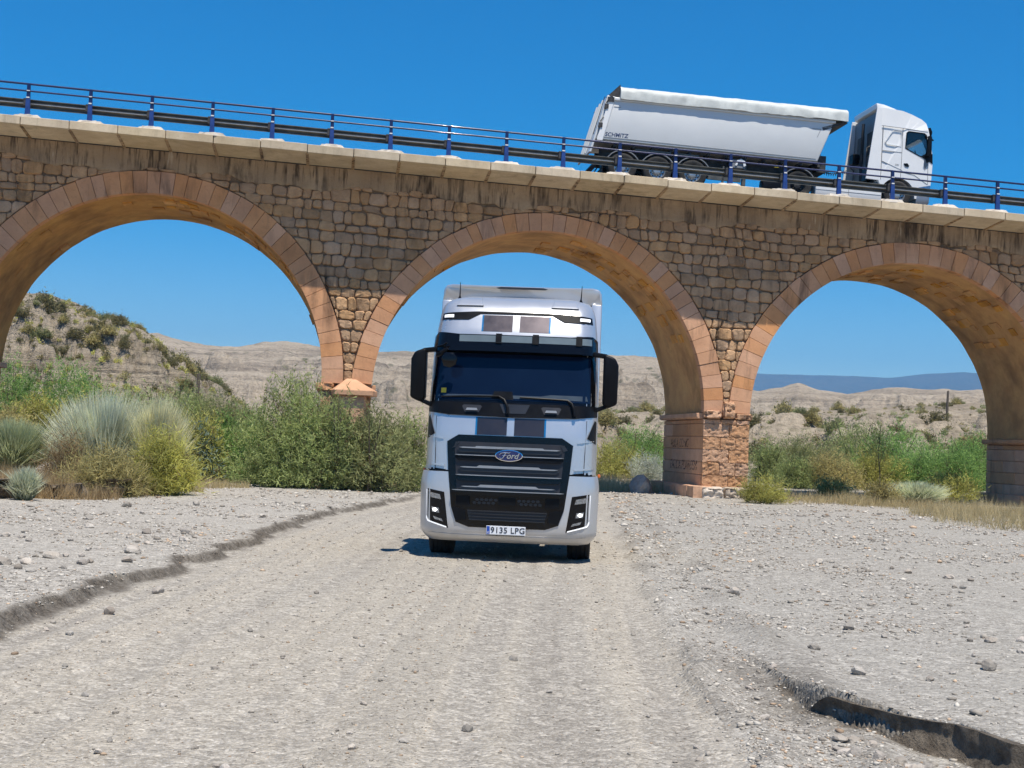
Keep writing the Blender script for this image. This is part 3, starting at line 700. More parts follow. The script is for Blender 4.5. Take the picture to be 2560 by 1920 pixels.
def piers():
    for k in range(4):
        ul = ARCH[k][0] + ARCH[k][2]; ur = ARCH[k + 1][0] - ARCH[k + 1][2]; zt = PIER_Z[k]
        mb = MB(); mb.box(ul + .05, ur - .02, .25, WID, -.6, zt + .05); mb.build('pier_core', M['ashlar'], BR, bevel=.03, smooth=None)
        # inner face courses (left side, seen from the track)
        z = .36; course = 0
        while z < zt - .26:
            h = min(.46, zt - .24 - z); v = .02
            brk = [.02, 2.3 + .7 * (course % 2), 4.4 + .5 * (course % 2), WID]
            if course % 2: brk = [.02, 1.3, 3.4, WID]
            for a, b in zip(brk[:-1], brk[1:]):
                mb = MB(); mb.box(ul - .02 + random.uniform(-.006, .006), ul + .3, a + .006, b - .006, z + .006, z + h - .006)
                mb.build('ashlar_block', M['ashlar'], BR, bevel=.014, seg=1, smooth=None)
            u = ul + .305
            if k in (1, 2):
                br = [ul - .02, ul + .62, ul + 1.2, ur + .02] if course % 2 else [ul - .02, ul + .95, ur + .02]
                for a, b in zip(br[:-1], br[1:]):
                    rough_block('ashlar_block', a + .004, b - .004, -.06 + random.uniform(-.012, .012), .25, z + .001, z + h - .001, M['ashlar_rough'], BR, .055, 30, int(z * 100 + a * 10) % 900, 'f', .009, 7.5)
            z += h; course += 1
        # impost
        mb = MB(); mb.prism([(ul - .20, zt - .16), (ul - .14, zt - .22), (ul + .3, zt - .22), (ul + .3, zt), (ul - .20, zt - .02)], 'y', .22 if k == 2 else -.1, WID + .1)
        mb.build('impost', M['ashlar'], BR, bevel=.015, smooth=None)
        mb = MB(); mb.box(ur - .3, ur + .18, .35, WID + .1, zt - .2, zt - .01); mb.build('impost', M['ashlar'], BR, bevel=.02, smooth=None)
        # plinth
        for a, b in ((-.42, .5), (.5, 2.2), (2.2, 4.1), (4.1, WID + .3)):
            rough_block('plinth_block', ul - .42, ul + .4, a + .01, b - .01, -.5, .43, M['ashlar'], BR, .05, 10, int(a * 77 + 100), 'f', .03)
        for a, b in ((ul - .10, ul + .72), (ul + .73, ul + 1.32), (ul + 1.33, ur + .22)):
            rough_block('plinth_block', a, b, -.50, .3, -.5, .42, M['plinth_stone'], BR, .16, 20, int(abs(a) * 31), 'f', .05, 5.0)
    # pier beside the track: weathered stump where the cutwater cap broke off
    ul, ur, zt = ARCH[2][0] + ARCH[2][2], ARCH[3][0] - ARCH[3][2], PIER_Z[2]
    rough_block('broken_impost', ul + .0, ul + .66, -.20, .3, zt - .22, zt + .10, M['ashlar_rough'], BR, .14, 22, 5, 'f', .09)
    rough_block('cutwater_stump', ul + .66, ul + 1.14, -.26, .2, zt - .2, zt + .42, M['ashlar_rough'], BR, .10, 22, 15, 'f', .12)
    rough_block('broken_impost', ul + 1.15, ur + .14, -.10, .3, zt - .24, zt + .02, M['ashlar_rough'], BR, .14, 22, 25, 'f', .07)
    # pier among the tamarisks: cutwater with a pyramid cap
    ul, ur, zt = ARCH[1][0] + ARCH[1][2], ARCH[2][0] - ARCH[2][2], PIER_Z[1]
    mb = MB(); pts = [(ul + .45, .2), (ul + .62, -.55), (ur - .22, -.55), (ur - .08, .2)]
    mb.prism(pts, 'z', -.5, zt - .42); mb.build('cutwater', M['ashlar'], BR, bevel=.03, smooth=None)
    mb = MB(); cx = ul + 1.0
    base = [(ul + .30, .2), (ul + .45, -.72), (ur + .05, -.72), (ur + .24, .2)]
    V = [(p[0], p[1], zt - .42) for p in base] + [(p[0], p[1], zt - .24) for p in base] + [(cx - .12, .05, zt + .20), (cx + .10, .05, zt + .20)]
    mb.add(V, [(3, 2, 1, 0), (0, 1, 5, 4), (1, 2, 6, 5), (2, 3, 7, 6), (4, 5, 8), (5, 6, 9, 8), (6, 7, 9), (3, 0, 4, 8, 9, 7)]); mb.build('cutwater_cap', M['ashlar'], BR, bevel=.02, smooth=None)
    rough_block('broken_impost', ul - .12, ul + .44, -.14, .3, zt - .30, zt + .02, M['ashlar_rough'], BR, .12, 22, 35, 'f', .08)
    # old painted letters on the shaded face of the pier by the track
    t = NT('faded_paint'); v = t.pos(obj=False); n = t.noise(v, 9, 5, .7); mx = t.n('MixShader'); tr = t.n('BsdfTransparent')
    t.set(Base_Color=(.07, .04, .03), Roughness=.9); t.l(t.mr(n, .46, .60, 0, .85), mx.inputs[0]); t.l(tr.outputs[0], mx.inputs[1]); t.l(t.b.outputs[0], mx.inputs[2]); t.l(mx.outputs[0], t.out.inputs[0]); M['faded_paint'] = t.m
    uf = ARCH[2][0] + ARCH[2][2] - .036
    def wall_m(v, z): return Matrix(((0, 0, -1, uf), (-1, 0, 0, v), (0, 1, 0, z), (0, 0, 0, 1)))
    text_mesh('painted_writing', 'AULA CONG', .46, wall_m(3.2, 1.93), M['faded_paint'], BR, .15, .001)['kind'] = 'stuff'
    text_mesh('painted_writing', 'FALCA PLANSEM', .52, wall_m(2.55, 1.12), M['faded_paint'], BR, .1, .001)['kind'] = 'stuff'
piers()

# ------------------------------------------------------------------ railing
RA = empty('bridge_railing', (bx, by, 0), YAW)
tag(RA, 'blue steel bridge railing with two tubes and a grey crash barrier along the coping', 'railing')
def railing():
    P0 = -17.589; PV = -1.46
    i0, i1 = -7, 25
    # meshes shared by all posts
    lo = MB(); lo.prism([(-.085, 0), (.085, 0), (.062, .62), (-.062, .62)], 'y', -.06, .05)
    a = lo.build('post_base', M['post_blue'], None, bevel=.008, seg=1, smooth=None); ml = a.data; bpy.data.objects.remove(a)
    up = MB(); up.prism([(-.058, .622), (.058, .622), (.052, 1.10), (-.052, 1.10)], 'y', -.035, .06)
    a = up.build('post', M['rail_blue'], None, bevel=.006, seg=1, smooth=None); mu = a.data; bpy.data.objects.remove(a)
    cl = MB(); cl.box(-.05, .05, -.072, -.034, .605, .645); cl.box(-.05, .05, -.06, -.034, .84, .868)
    a = cl.build('clip', M['clip_white'], None, smooth=None); mc = a.data; bpy.data.objects.remove(a)
    spc = MB(); spc.box(-.16, -.06, .02, .20, .36, .62)
    a = spc.build('spacer', M['dark_steel'], None, bevel=.02, smooth=None); ms = a.data; bpy.data.objects.remove(a)
    for i in range(i0, i1):
        u = P0 + 1.985 * i; z = zdk(u) + .03
        p = place('post', mu, RA, (u, PV, z)); place('post_base', ml, p); place('clip', mc, p); place('spacer', ms, p)
        bm_ = []
        n = 26; V = []
        jag = [random.uniform(.75, 1.15) for _ in range(n)]
        for q in range(n):
            t = 2 * math.pi * q / n; V.append((u + .52 * math.copysign(abs(math.cos(t)) ** .7, math.cos(t)) * jag[q], PV + .06 + .20 * math.sin(t) * jag[q], zdk(u) - .03))
        for q in range(n):
            t = 2 * math.pi * q / n; V.append((u + .36 * math.copysign(abs(math.cos(t)) ** .6, math.cos(t)) * jag[(q * 7) % n], PV + .06 + .15 * math.sin(t), zdk(u) + .085 + random.uniform(-.015, .02)))
        V.append((u, PV + .05, zdk(u) + .10))
        F = [(q, (q + 1) % n, n + (q + 1) % n, n + q) for q in range(n)] + [(n + q, n + (q + 1) % n, 2 * n) for q in range(n)]
        mesh_np('mortar_footing', V, F, M['footing_mortar'], RA)
        # tubes and beam of one bay
        def seg(name, prof, mat, v, zz, L=1.985, closed=True, e=.004):
            n = len(prof); V = []
            for q in (u + e, u + L - e):
                for p in prof: V.append((q, v + p[0], zdk(q) + .03 + zz + p[1]))
            F = [(j, (j + 1) % n, n + (j + 1) % n, n + j) for j in range(n if closed else n - 1)]
            return mesh_np(name, V, F, mat, RA, smooth=True, sharp=40)
        circ = lambda r, n=10: [(r * math.cos(2 * math.pi * j / n), r * math.sin(2 * math.pi * j / n)) for j in range(n)]
        seg('handrail', circ(.034), M['rail_blue'], PV + .02, 1.085)
        seg('middle_rail', circ(.029), M['rail_blue'], PV - .02, .845)
        wv = [(.085, -.155), (.085, -.125), (.05, -.115), (.0, -.06), (-.0, -.02), (-.0, .02), (.0, .06), (.05, .115), (.085, .125), (.085, .155)]
        wv2 = []
        for j in range(15):
            t = -1 + 2 * j / 14; wv2.append((.04 - .042 * math.cos(t * math.pi * 2 - 0) * (1 if abs(t) < .9 else .6), t * .155))
        prof = [(x, z) for x, z in wv2] + [(x + .006, z) for x, z in wv2[::-1]]
        seg('beam_sun_line', circ(.013, 6), M['clip_white'], PV + .232, .482)  # white tube added for the sunlit line along the beam's middle
        seg('crash_barrier_beam', prof, M['galvanised'], PV + .24, .48)
railing()

# ------------------------------------------------------------------ silver tractor unit on the track
TR = empty('truck', (0.0, 19.2, -.035), R(-3.2))
tag(TR, 'silver truck cab with black grille and dark racing stripes driving on the gravel track', 'truck')
PZ = [.28, .34, .42, .55, 1.0, 1.3, 1.8, 2.05, 2.26, 3.0, 3.3, 3.6, 3.72, 3.80, 3.86, 3.90]
PY = [.16, .07, .02, .0, .0, .02, .05, .09, .14, .36, .46, .60, .70, .84, 1.05, 1.35]
WZ = [.28, .34, .42, 1.1, 1.24, 1.3, 2.2, 3.0, 3.3, 3.6, 3.75, 3.84, 3.90]
WX = [1.14, 1.20, 1.255, 1.275, 1.255, 1.225, 1.225, 1.21, 1.185, 1.15, 1.11, 1.04, .92]
def yc(z): return float(np.interp(z, PZ, PY))
def wz(z): return float(np.interp(z, WZ, WX))
def yf(x, z):
    w = wz(z); a = abs(x); e = max(0.0, (a - (w - .27)) / .27)
    return yc(z) + .13 * (a / 1.2) ** 2 + .30 * min(1.2, e) ** 3
def shell(name, z0, z1, nz, mat, parent, back=2.3, grow=0.0, cap=False):
    zs = np.linspace(z0, z1, nz); V = []; F = []
    fr = np.concatenate([[-1, -.985, -.96, -.92, -.87, -.80], np.linspace(-.7, .7, 15), [.80, .87, .92, .96, .985, 1]])
    m = len(fr) + 2
    for z in zs:
        w = wz(z) + grow
        V.append((-w, back, z))
        for f in fr: V.append((f * w, yf(f * wz(z), z) - grow, z))
        V.append((w, back, z))
    for i in range(nz - 1):
        for j in range(m - 1): F.append((i * m + j, i * m + j + 1, (i + 1) * m + j + 1, (i + 1) * m + j))
        F.append((i * m + m - 1, i * m, (i + 1) * m, (i + 1) * m + m - 1))
    F.append(tuple(range((nz - 1) * m, nz * m))); F.append(tuple(range(m - 1, -1, -1)))
    return mesh_np(name, V, F, mat, parent, smooth=True, sharp=40)
def lohi(poly, x):
    zz = []
    n = len(poly)
    for i in range(n):
        (xa, za), (xb, zb) = poly[i], poly[(i + 1) % n]
        if xa == xb:
            if abs(x - xa) < 1e-9: zz += [za, zb]
            continue
        t = (x - xa) / (xb - xa)
        if -1e-9 <= t <= 1 + 1e-9: zz.append(za + (zb - za) * t)
    return min(zz), max(zz)
def patch(name, poly, mat, parent, off=.006, back=-.02, nx=14, nz=6, bev=0.0):
    """panel that follows the cab front: poly in (x, z); stands 'off' proud of the skin and reaches 'back' behind it"""
    xs = sorted(set([p[0] for p in poly])); x0, x1 = xs[0], xs[-1]
    g = sorted(set([round(v, 5) for v in list(np.linspace(x0, x1, nx + 1)) + xs])); V = []; F = []
    rows = nz + 1; m = rows * 2
    for x in g:
        lo, hi = lohi(poly, min(max(x, x0), x1))
        if hi - lo < .002: hi = lo + .002
        for lay in (off, back):
            for j in range(rows):
                z = lo + (hi - lo) * j / nz; V.append((x, yf(x, z) - lay, z))
    n = len(g)
    for i in range(n - 1):
        a, b = i * m, (i + 1) * m
        for j in range(nz):
            F.append((a + j, b + j, b + j + 1, a + j + 1)); F.append((a + rows + j, a + rows + j + 1, b + rows + j + 1, b + rows + j))
        F.append((a, a + rows, b + rows, b)); F.append((a + nz, b + nz, b + rows + nz, a + rows + nz))
    for i, s in ((0, 1), (n - 1, -1)):
        a = i * m
        for j in range(nz):
            f = (a + j, a + j + 1, a + rows + j + 1, a + rows + j); F.append(f if s == 1 else f[::-1])
    return mesh_np(name, V, F, mat, parent, smooth=True, sharp=35)
def rect(x0, x1, z0, z1): return [(x0, z0), (x1, z0), (x1, z1), (x0, z1)]
def wheel(cx, cy, r, w, parent, axis='x', rimr=.30, dual=False, out=1, seg=40, tread=True, rimmat='steel_rim'):
    """road wheel: tyre with tread grooves > rim with bolts; out = side that faces outwards"""
    h = w / 2
    prof = [(rimr, -h * .8), (r * .80, -h), (r * .93, -h * .98), (r * .985, -h * .86)]
    for q in (-.55, -.18, .18, .55): prof += [(r, (q - .14) * h), (r, (q - .05) * h), (r * .975, (q - .04) * h), (r * .975, (q + .04) * h), (r, (q + .05) * h), (r, (q + .14) * h)]
    prof += [(r * .985, h * .86), (r * .93, h * .98), (r * .80, h), (rimr, h * .8)]
    c = (cx, cy, r) if axis == 'x' else (cx, cy, r)
    t = MB(); t.lathe(prof, c, axis, seg); ty = t.build('tyre', M['rubber'], parent)
    rm = MB(); s = out
    rm.lathe([(rimr * 1.01, s * h * .80), (rimr * .97, s * h * .84), (rimr * .92, s * h * .70), (rimr * .86, s * h * .25), (rimr * .62, s * h * .22), (rimr * .52, s * h * .34), (rimr * .46, s * h * .36), (rimr * .42, s * h * .55), (rimr * .34, s * h * .60), (.0, s * h * .62)], c, axis, 24)
    rm.lathe([(rimr * 1.01, -s * h * .8), (rimr * .8, -s * h * .3), (0, -s * h * .3)], c, axis, 24)
    rim = rm.build('rim', M[rimmat], ty)
    bo = MB()
    for k in range(10):
        a = 2 * math.pi * k / 10; d = rimr * .57
        q = (c[0] + s * h * .26, c[1] + d * math.cos(a), c[2] + d * math.sin(a)) if axis == 'x' else (c[0] + d * math.cos(a), c[1] + s * h * .26, c[2] + d * math.sin(a))
        bo.lathe([(.02, 0), (.02, s * .06), (0, s * .065)], q, axis, 6)
    bo.build('wheel_bolts', M['dark_steel'], rim)
    hl = MB()
    for k in range(10):
        a = 2 * math.pi * (k + .5) / 10; d = rimr * .75
        q = (c[0] + s * h * .243, c[1] + d * math.cos(a), c[2] + d * math.sin(a)) if axis == 'x' else (c[0] + d * math.cos(a), c[1] + s * h * .243, c[2] + d * math.sin(a))
        hl.lathe([(.028, 0), (.028, s * .02), (0, s * .02)], q, axis, 8)
    hl.build('hand_holes', M['ink'], rim)
    return ty

def silver_truck():
    cab = shell('cab_shell', 1.285, 3.90, 40, M['silver'], TR)
    bp = shell('bumper', .285, 1.262, 22, M['silver'], TR, back=1.0, grow=.012)
    mb = MB(); mb.box(-1.18, 1.18, .5, 2.2, 1.255, 1.29); mb.build('seam_filler', M['black_plastic'], TR, smooth=None)
    # shut lines of the corner panels
    for s in (-1, 1):
        patch('seam', [(s * 1.058 - .004, 1.30), (s * 1.058 + .004, 1.30), (s * 1.075 + .004, 2.05), (s * 1.075 - .004, 2.05)], M['ink'], cab, .002, -.002, 1, 10)
        # air deflector at the cab corner, step recess line and pressed crease
        patch('corner_vane', [(s * 1.09, 1.80), (s * 1.215, 1.72), (s * 1.215, 2.04), (s * 1.19, 2.06)], M['black_plastic'], cab, .010, -.01, 5, 4)
        patch('crease', [(s * .92, 1.335), (s * 1.20, 1.36), (s * 1.20, 1.385), (s * .92, 1.36)], M['silver'], cab, .022, -.01, 6, 2)
        patch('step_slot', [(s * .90, 1.268), (s * 1.22, 1.285), (s * 1.22, 1.325), (s * .90, 1.292)], M['black_plastic'], cab, .003, -.02, 6, 2)
        patch('crease', [(s * .95, 1.72), (s * 1.19, 1.76), (s * 1.19, 1.772), (s * .95, 1.735)], M['silver'], cab, .012, -.01, 6, 2)
    # racing stripes
    for s in (-1, 1):
        for z0, z1 in ((1.80, 2.05), (3.305, 3.552)):
            a, b = (.052, .478); c_, d_ = (.478, .502)
            patch('stripe', rect(min(s * a, s * b), max(s * a, s * b), z0, z1), M['stripe_dark'], cab, .003, -.002, 6, 8)
            patch('stripe_edge', rect(min(s * c_, s * d_), max(s * c_, s * d_), z0, z1), M['stripe_blue'], cab, .003, -.002, 1, 8)
    # windscreen with black surround
    fr = patch('windscreen_frame', [(-1.19, 2.25), (1.19, 2.25), (1.175, 3.06), (-1.175, 3.06)], M['black_gloss'], TR, .008, -.02, 28, 10)
    ws = patch('windscreen', [(-1.115, 2.30), (1.115, 2.30), (1.105, 2.97), (-1.105, 2.97)], M['windscreen'], TR, .013, -.01, 28, 12)
    patch('toll_sticker', rect(-1.03, -.955, 2.385, 2.455), M['yellow_sticker'], ws, .015, .011, 1, 1)
    patch('sensor_box', [(-.30, 2.31), (.02, 2.31), (0.0, 2.43), (-.26, 2.43)], M['black_plastic'], ws, .0155, .010, 3, 2)
    patch('dash_reflection_patch', [(-1.08, 2.33), (1.08, 2.33), (1.06, 2.40), (.55, 2.40), (.4, 2.375), (-.4, 2.375), (-1.06, 2.365)], plain('dash_reflection', (.05, .062, .072), .25, 0, .4), ws, .0145, .011, 20, 2)  # paler patch painting the dashboard's reflection onto the glass
    # black panel below the windscreen with two grab handles
    pn = patch('scuttle_panel', [(-1.222, 2.11), (-.9, 2.075), (0, 2.058), (.9, 2.075), (1.222, 2.11), (1.222, 2.262), (-1.222, 2.262)], M['black_plastic'], TR, .022, -.03, 28, 5)
    for s in (-1, 1):
        hx = s * .565
        patch('handle_recess', [(hx - .142, 2.20), (hx - .10, 2.118), (hx + .10, 2.118), (hx + .142, 2.20), (hx + .12, 2.222), (hx - .12, 2.222)], M['ink'], pn, .027, .0, 8, 3)
        patch('grab_handle', [(hx - .085, 2.145), (hx + .085, 2.145), (hx + .07, 2.178), (hx - .07, 2.178)], M['trim_grey'], pn, .055, .02, 4, 2)
    patch('centre_flap', [(-.17, 2.245), (-.11, 2.115), (.20, 2.115), (.26, 2.245)], M['grille_grey'], pn, .028, .0, 6, 3)
    # wipers
    def onf(x, z, o): return (x, yf(x, z) - o, z)
    w1 = MB(); w1.tube([onf(-.05, 2.11, .05), onf(-.055, 2.20, .06), onf(-.11, 2.31, .05), onf(-.19, 2.355, .04)], [.026, .022, .017, .013], 8)
    w1.tube([onf(-1.02, 2.328, .026), onf(-.6, 2.348, .03), onf(-.18, 2.357, .034)], .012, 6); w1.build('wiper', M['black_plastic'], TR)
    w2 = MB(); w2.tube([onf(.90, 2.11, .05), onf(.885, 2.20, .06), onf(.85, 2.29, .05), onf(.79, 2.332, .04)], [.026, .022, .017, .013], 8)
    w2.tube([onf(.11, 2.352, .026), onf(.45, 2.345, .03), onf(.80, 2.334, .034)], .012, 6); w2.build('wiper', M['black_plastic'], TR)
    # exterior sun visor: tinted shield on brackets
    vz = [(-1.205, 2.99), (-.95, 3.0), (.95, 3.0), (1.205, 2.99), (1.195, 3.225), (1.12, 3.275), (.80, 3.245), (-.80, 3.245), (-1.12, 3.275), (-1.195, 3.225)]
    vis = patch('sun_visor', vz, M['black_gloss'], TR, .165, .135, 30, 5)
    for a, b in ((-.80, -.27), (-.19, .25), (.35, .88), (.97, 1.11)):
        patch('clear_strip', rect(a, b, 3.135, 3.232), M['visor_clear'], vis, .169, .163, 6, 2)
    for a in (-.23, .30, .925):
        patch('visor_bracket', rect(a - .042, a + .042, 3.12, 3.262), M['black_plastic'], vis, .185, .02, 2, 3)
    for s in (-1, 1): patch('visor_bracket', rect(s * 1.12 - .04, s * 1.12 + .04, 3.02, 3.12), M['black_plastic'], vis, .14, .0, 2, 2)
    # roof lamp band
    bd = patch('roof_lamp_band', [(-1.115, 3.475), (-.70, 3.482), (-.53, 3.574), (.53, 3.574), (.70, 3.482), (1.115, 3.475), (1.10, 3.575), (.58, 3.606), (-.58, 3.606), (-1.10, 3.575)], M['black_plastic'], TR, .012, -.02, 34, 4)
    for s in (-1, 1):
        patch('marker_lamp', rect(s * 1.0 - .075, s * 1.0 + .075, 3.508, 3.552), M['lamp_white'], bd, .017, .0, 4, 2)
        patch('roof_bulge', [(s * .70 - .20, 3.70), (s * .70 + .20, 3.70), (s * .70 + .16, 3.845), (s * .70 - .16, 3.845)], M['silver'], cab, .03, -.05, 8, 6)
    # rear roof spoiler and side fairings
    mb = MB(); pts = []
    prof = [(-1.25, 3.88), (-1.235, 4.06), (-1.20, 4.13), (-1.10, 4.15), (-.5, 4.125), (0, 4.12), (.5, 4.125), (1.10, 4.15), (1.20, 4.13), (1.235, 4.06), (1.25, 3.88), (1.12, 3.90), (1.05, 3.86), (-1.05, 3.86), (-1.12, 3.90)]
    V = [(x, 1.75 + .25 * (x / 1.25) ** 2 - .0 * z, z) for x, z in prof] + [(x, 2.45, z + .03) for x, z in prof]; n = len(prof)
    mb.add(V, [tuple(range(n)), tuple(range(2 * n - 1, n - 1, -1))] + [(i, n + i, n + (i + 1) % n, (i + 1) % n) for i in range(n)])
    sp_ = mb.build('roof_spoiler', M['silver'], TR, bevel=.03, smooth=40)
    mb = MB(); mb.prism([(-.36, 4.075), (.36, 4.075), (.40, 4.088), (.33, 4.105), (-.33, 4.105), (-.40, 4.088)], 'y', 1.735, 1.76); mb.build('spoiler_slot', M['ink'], sp_, smooth=None)
    for s in (-1, 1):
        mb = MB(); mb.prism([(1.70, 1.3), (2.75, 1.0), (2.70, 3.87), (1.9, 3.9)], 'x', s * 1.08, s * 1.245); mb.build('side_fairing', M['silver'], TR, bevel=.03, smooth=40)
        a = MB(); a.tube([(s * .92, 1.35, 3.86), (s * .92, 1.36, 3.90), (s * .925, 1.42, 4.0), (s * .93, 1.45, 4.12)], [.03, .012, .008, .005], 6); a.build('antenna', M['black_plastic'], TR)
    # mirrors
    for s in (-1, 1):
        mb = MB(); hs_ = [(1.285, 2.30), (1.36, 2.245), (1.50, 2.31), (1.505, 2.87), (1.455, 2.975), (1.30, 3.035), (1.285, 2.99)]
        mb.prism([(s * x, z) for x, z in hs_], 'y', .42, .66); mi = mb.build('mirror', M['black_plastic'], TR, bevel=.035, seg=3, smooth=50)
        g = MB(); g.box(min(s * 1.32, s * 1.47), max(s * 1.32, s * 1.47), .655, .668, 2.36, 2.90); g.build('mirror_glass', M['chrome'], mi, smooth=None)
        for pl_ in ([(1.12, 2.99), (1.33, 2.965), (1.34, 3.03), (1.12, 3.06)], [(1.15, 2.16), (1.36, 2.25), (1.36, 2.31), (1.15, 2.235)]):
            arm = MB(); arm.prism([(s * x, z) for x, z in pl_], 'y', .46, .58); arm.build('mirror_arm', M['black_plastic'], mi, bevel=.012, smooth=40)
    fm = MB(); fm.tube([onf(-1.13, 2.99, .05), onf(-1.10, 2.93, .16), onf(-1.02, 2.965, .24), onf(-.95, 3.015, .26)], [.028, .034, .04, .022], 8); fm.tube([onf(-1.12, 3.06, .15), onf(-1.02, 3.07, .22), onf(-.97, 3.10, .24)], .018, 6)
    fm.build('front_mirror_arm', M['black_plastic'], TR)
    fmh = MB(); fmh.prism([(-.99, 2.76), (-.90, 2.735), (-.82, 2.78), (-.80, 2.88), (-.86, 2.955), (-.98, 2.955), (-1.03, 2.87)], 'y', .10, .15); fmh.build('front_mirror', M['black_gloss'], TR, bevel=.012, smooth=50)
    # grille
    go = [(-.895, 1.69), (-.862, 1.29), (-.803, .80), (-.725, .56), (-.54, .495), (.54, .495), (.725, .56), (.803, .80), (.862, 1.29), (.895, 1.69), (.735, 1.792), (-.735, 1.792)]
    gr = patch('grille', go, M['black_gloss'], TR, .020, -.03, 40, 16)
    gi = [(-.785, 1.655), (-.73, 1.04), (-.70, .98), (.70, .98), (.73, 1.04), (.785, 1.655), (.74, 1.695), (-.74, 1.695)]
    patch('grille_recess', gi, M['ink'], gr, .0225, .0, 30, 10)
    def bar(z, hw, th, off, mat, name='grille_bar', taper=.05): return patch(name, [(-hw, z), (-hw + taper, z - th / 2), (hw - taper, z - th / 2), (hw, z), (hw - taper, z + th / 2), (-hw + taper, z + th / 2)], M[mat], gr, off, .015, 26, 2)
    bar(1.585, .745, .075, .045, 'grille_grey'); bar(1.614, .715, .018, .062, 'trim_grey', 'bar_trim'); patch('bar_trim', [(-.51, 1.605), (.51, 1.605), (.47, 1.637), (-.47, 1.637)], M['trim_grey'], gr, .064, .02, 16, 2)
    bar(1.475, .775, .085, .055, 'black_plastic'); bar(1.508, .772, .012, .072, 'trim_grey', 'bar_trim')
    bar(1.315, .715, .075, .045, 'grille_grey'); bar(1.337, .69, .016, .060, 'trim_grey', 'bar_trim'); patch('bar_trim', [(-.47, 1.332), (.47, 1.332), (.42, 1.366), (-.42, 1.366)], M['trim_grey'], gr, .063, .02, 16, 2)
    bar(1.185, .755, .085, .062, 'black_gloss'); bar(1.226, .75, .012, .078, 'trim_grey', 'bar_trim')
    bar(1.045, .69, .065, .045, 'grille_grey'); bar(1.064, .66, .014, .060, 'trim_grey', 'bar_trim'); patch('bar_trim', [(-.44, 1.062), (.44, 1.062), (.39, 1.096), (-.39, 1.096)], M['trim_grey'], gr, .063, .02, 16, 2)
    bar(.985, .80, .055, .075, 'black_gloss'); bar(1.012, .79, .010, .090, 'trim_grey', 'bar_trim')
    for s in (-1, 1):
        patch('cover_plate', rect(min(s * .535, s * .73), max(s * .535, s * .73), .80, .935), M['black_plastic'], gr, .035, .0, 4, 2)
        patch('lower_wing', [(s * .73, .58), (s * .80, .78), (s * .60, .74), (s * .57, .60)], M['black_plastic'], gr, .032, .0, 4, 2)
        patch('lamp_pod', [(s * .79 - .03, 1.60), (s * .79 + .03, 1.62), (s * .77, 1.69), (s * .72, 1.68)], M['grille_grey'], gr, .032, .0, 3, 2)
    for q in range(-7, 8):
        if abs(q) < 3: continue
        for r_ in (0, 1):
            xx = q * .066 + .033 * r_ * (1 if q < 0 else -1); zz = .842 + .045 * r_
            patch('mesh_cell', [(xx - .028, zz), (xx - .014, zz - .018), (xx + .014, zz - .018), (xx + .028, zz), (xx + .014, zz + .018), (xx - .014, zz + .018)], M['grille_grey'], gr, .030, .015, 2, 1)
    patch('radar_cover', rect(-.125, .118, .825, .93), M['black_plastic'], gr, .045, .0, 4, 2)
    patch('lower_intake', [(-.565, .735), (-.53, .60), (.53, .60), (.565, .735)], M['ink'], gr, .0235, .0, 14, 3)
    for z in (.728, .688, .645, .603): patch('intake_blade', [(-.56 + (.735 - z) * .2, z - .006), (.56 - (.735 - z) * .2, z - .006), (.56 - (.735 - z) * .2, z + .006), (-.56 + (.735 - z) * .2, z + .006)], M['grille_grey'], gr, .045, .01, 16, 1)
    # badge
    mb = MB(); n = 40
    def oval(a, b, y0, y1):
        m2 = MB(); m2.prism([(a * math.cos(2 * math.pi * k / n) * (1.0), 1.518 + b * math.sin(2 * math.pi * k / n)) for k in range(n)], 'y', y0, y1); return m2
    y0 = yf(0, 1.518) - .075
    b1 = oval(.198, .084, y0 - .02, y0 + .05).build('badge', M['chrome'], TR, bevel=.006, smooth=40)
    oval(.184, .072, y0 - .026, y0).build('badge_field', M['badge_blue'], b1, smooth=40)
    def fm_(x, z, s=1): return Matrix(((1, 0, 0, x), (0, 0, -1, y0 - .029), (0, 1, 0, z), (0, 0, 0, 1)))
    text_mesh('badge_letters', 'ord', .115, fm_(.045, 1.512), M['chrome'], b1, .32, .002, off=.0015)
    sw = MB(); sw.tube([(-.135, y0 - .03, 1.525), (-.115, y0 - .03, 1.553), (-.06, y0 - .03, 1.563), (.0, y0 - .03, 1.557), (.02, y0 - .03, 1.567)], [.004, .006, .008, .006, .003], 6)
    sw.tube([(-.045, y0 - .03, 1.563), (-.065, y0 - .03, 1.52), (-.09, y0 - .03, 1.482), (-.12, y0 - .03, 1.478), (-.13, y0 - .03, 1.49)], [.006, .009, .007, .005, .003], 6)
    sw.tube([(-.09, y0 - .03, 1.52), (-.035, y0 - .03, 1.524)], .005, 6); sw.build('badge_letters', M['chrome'], b1)
    # number plate
    mb = MB(); yp = -.075
    mb.box(-.277, .273, yp, yp + .012, .408, .530); npl = mb.build('number_plate', M['plate_white'], TR, bevel=.004, smooth=None)
    mb = MB(); mb.box(-.27, -.228, yp - .003, yp + .001, .414, .524); mb.build('plate_band', M['plate_blue'], npl, smooth=None)
    mb = MB(); mb.box(-.27, .267, yp + .013, .06, .42, .52); mb.build('plate_holder', M['black_plastic'], npl, smooth=None)
    def pm(x, z): return Matrix(((1, 0, 0, x), (0, 0, -1, yp - .003), (0, 1, 0, z), (0, 0, 0, 1)))
    text_mesh('plate_text', '9135 LPG', .115, pm(.025, .468), M['ink'], npl, 0, .001, off=.0012, space=1.06)
    text_mesh('plate_country', 'E', .045, pm(-.249, .436), M['plate_white'], npl, 0, .0015)
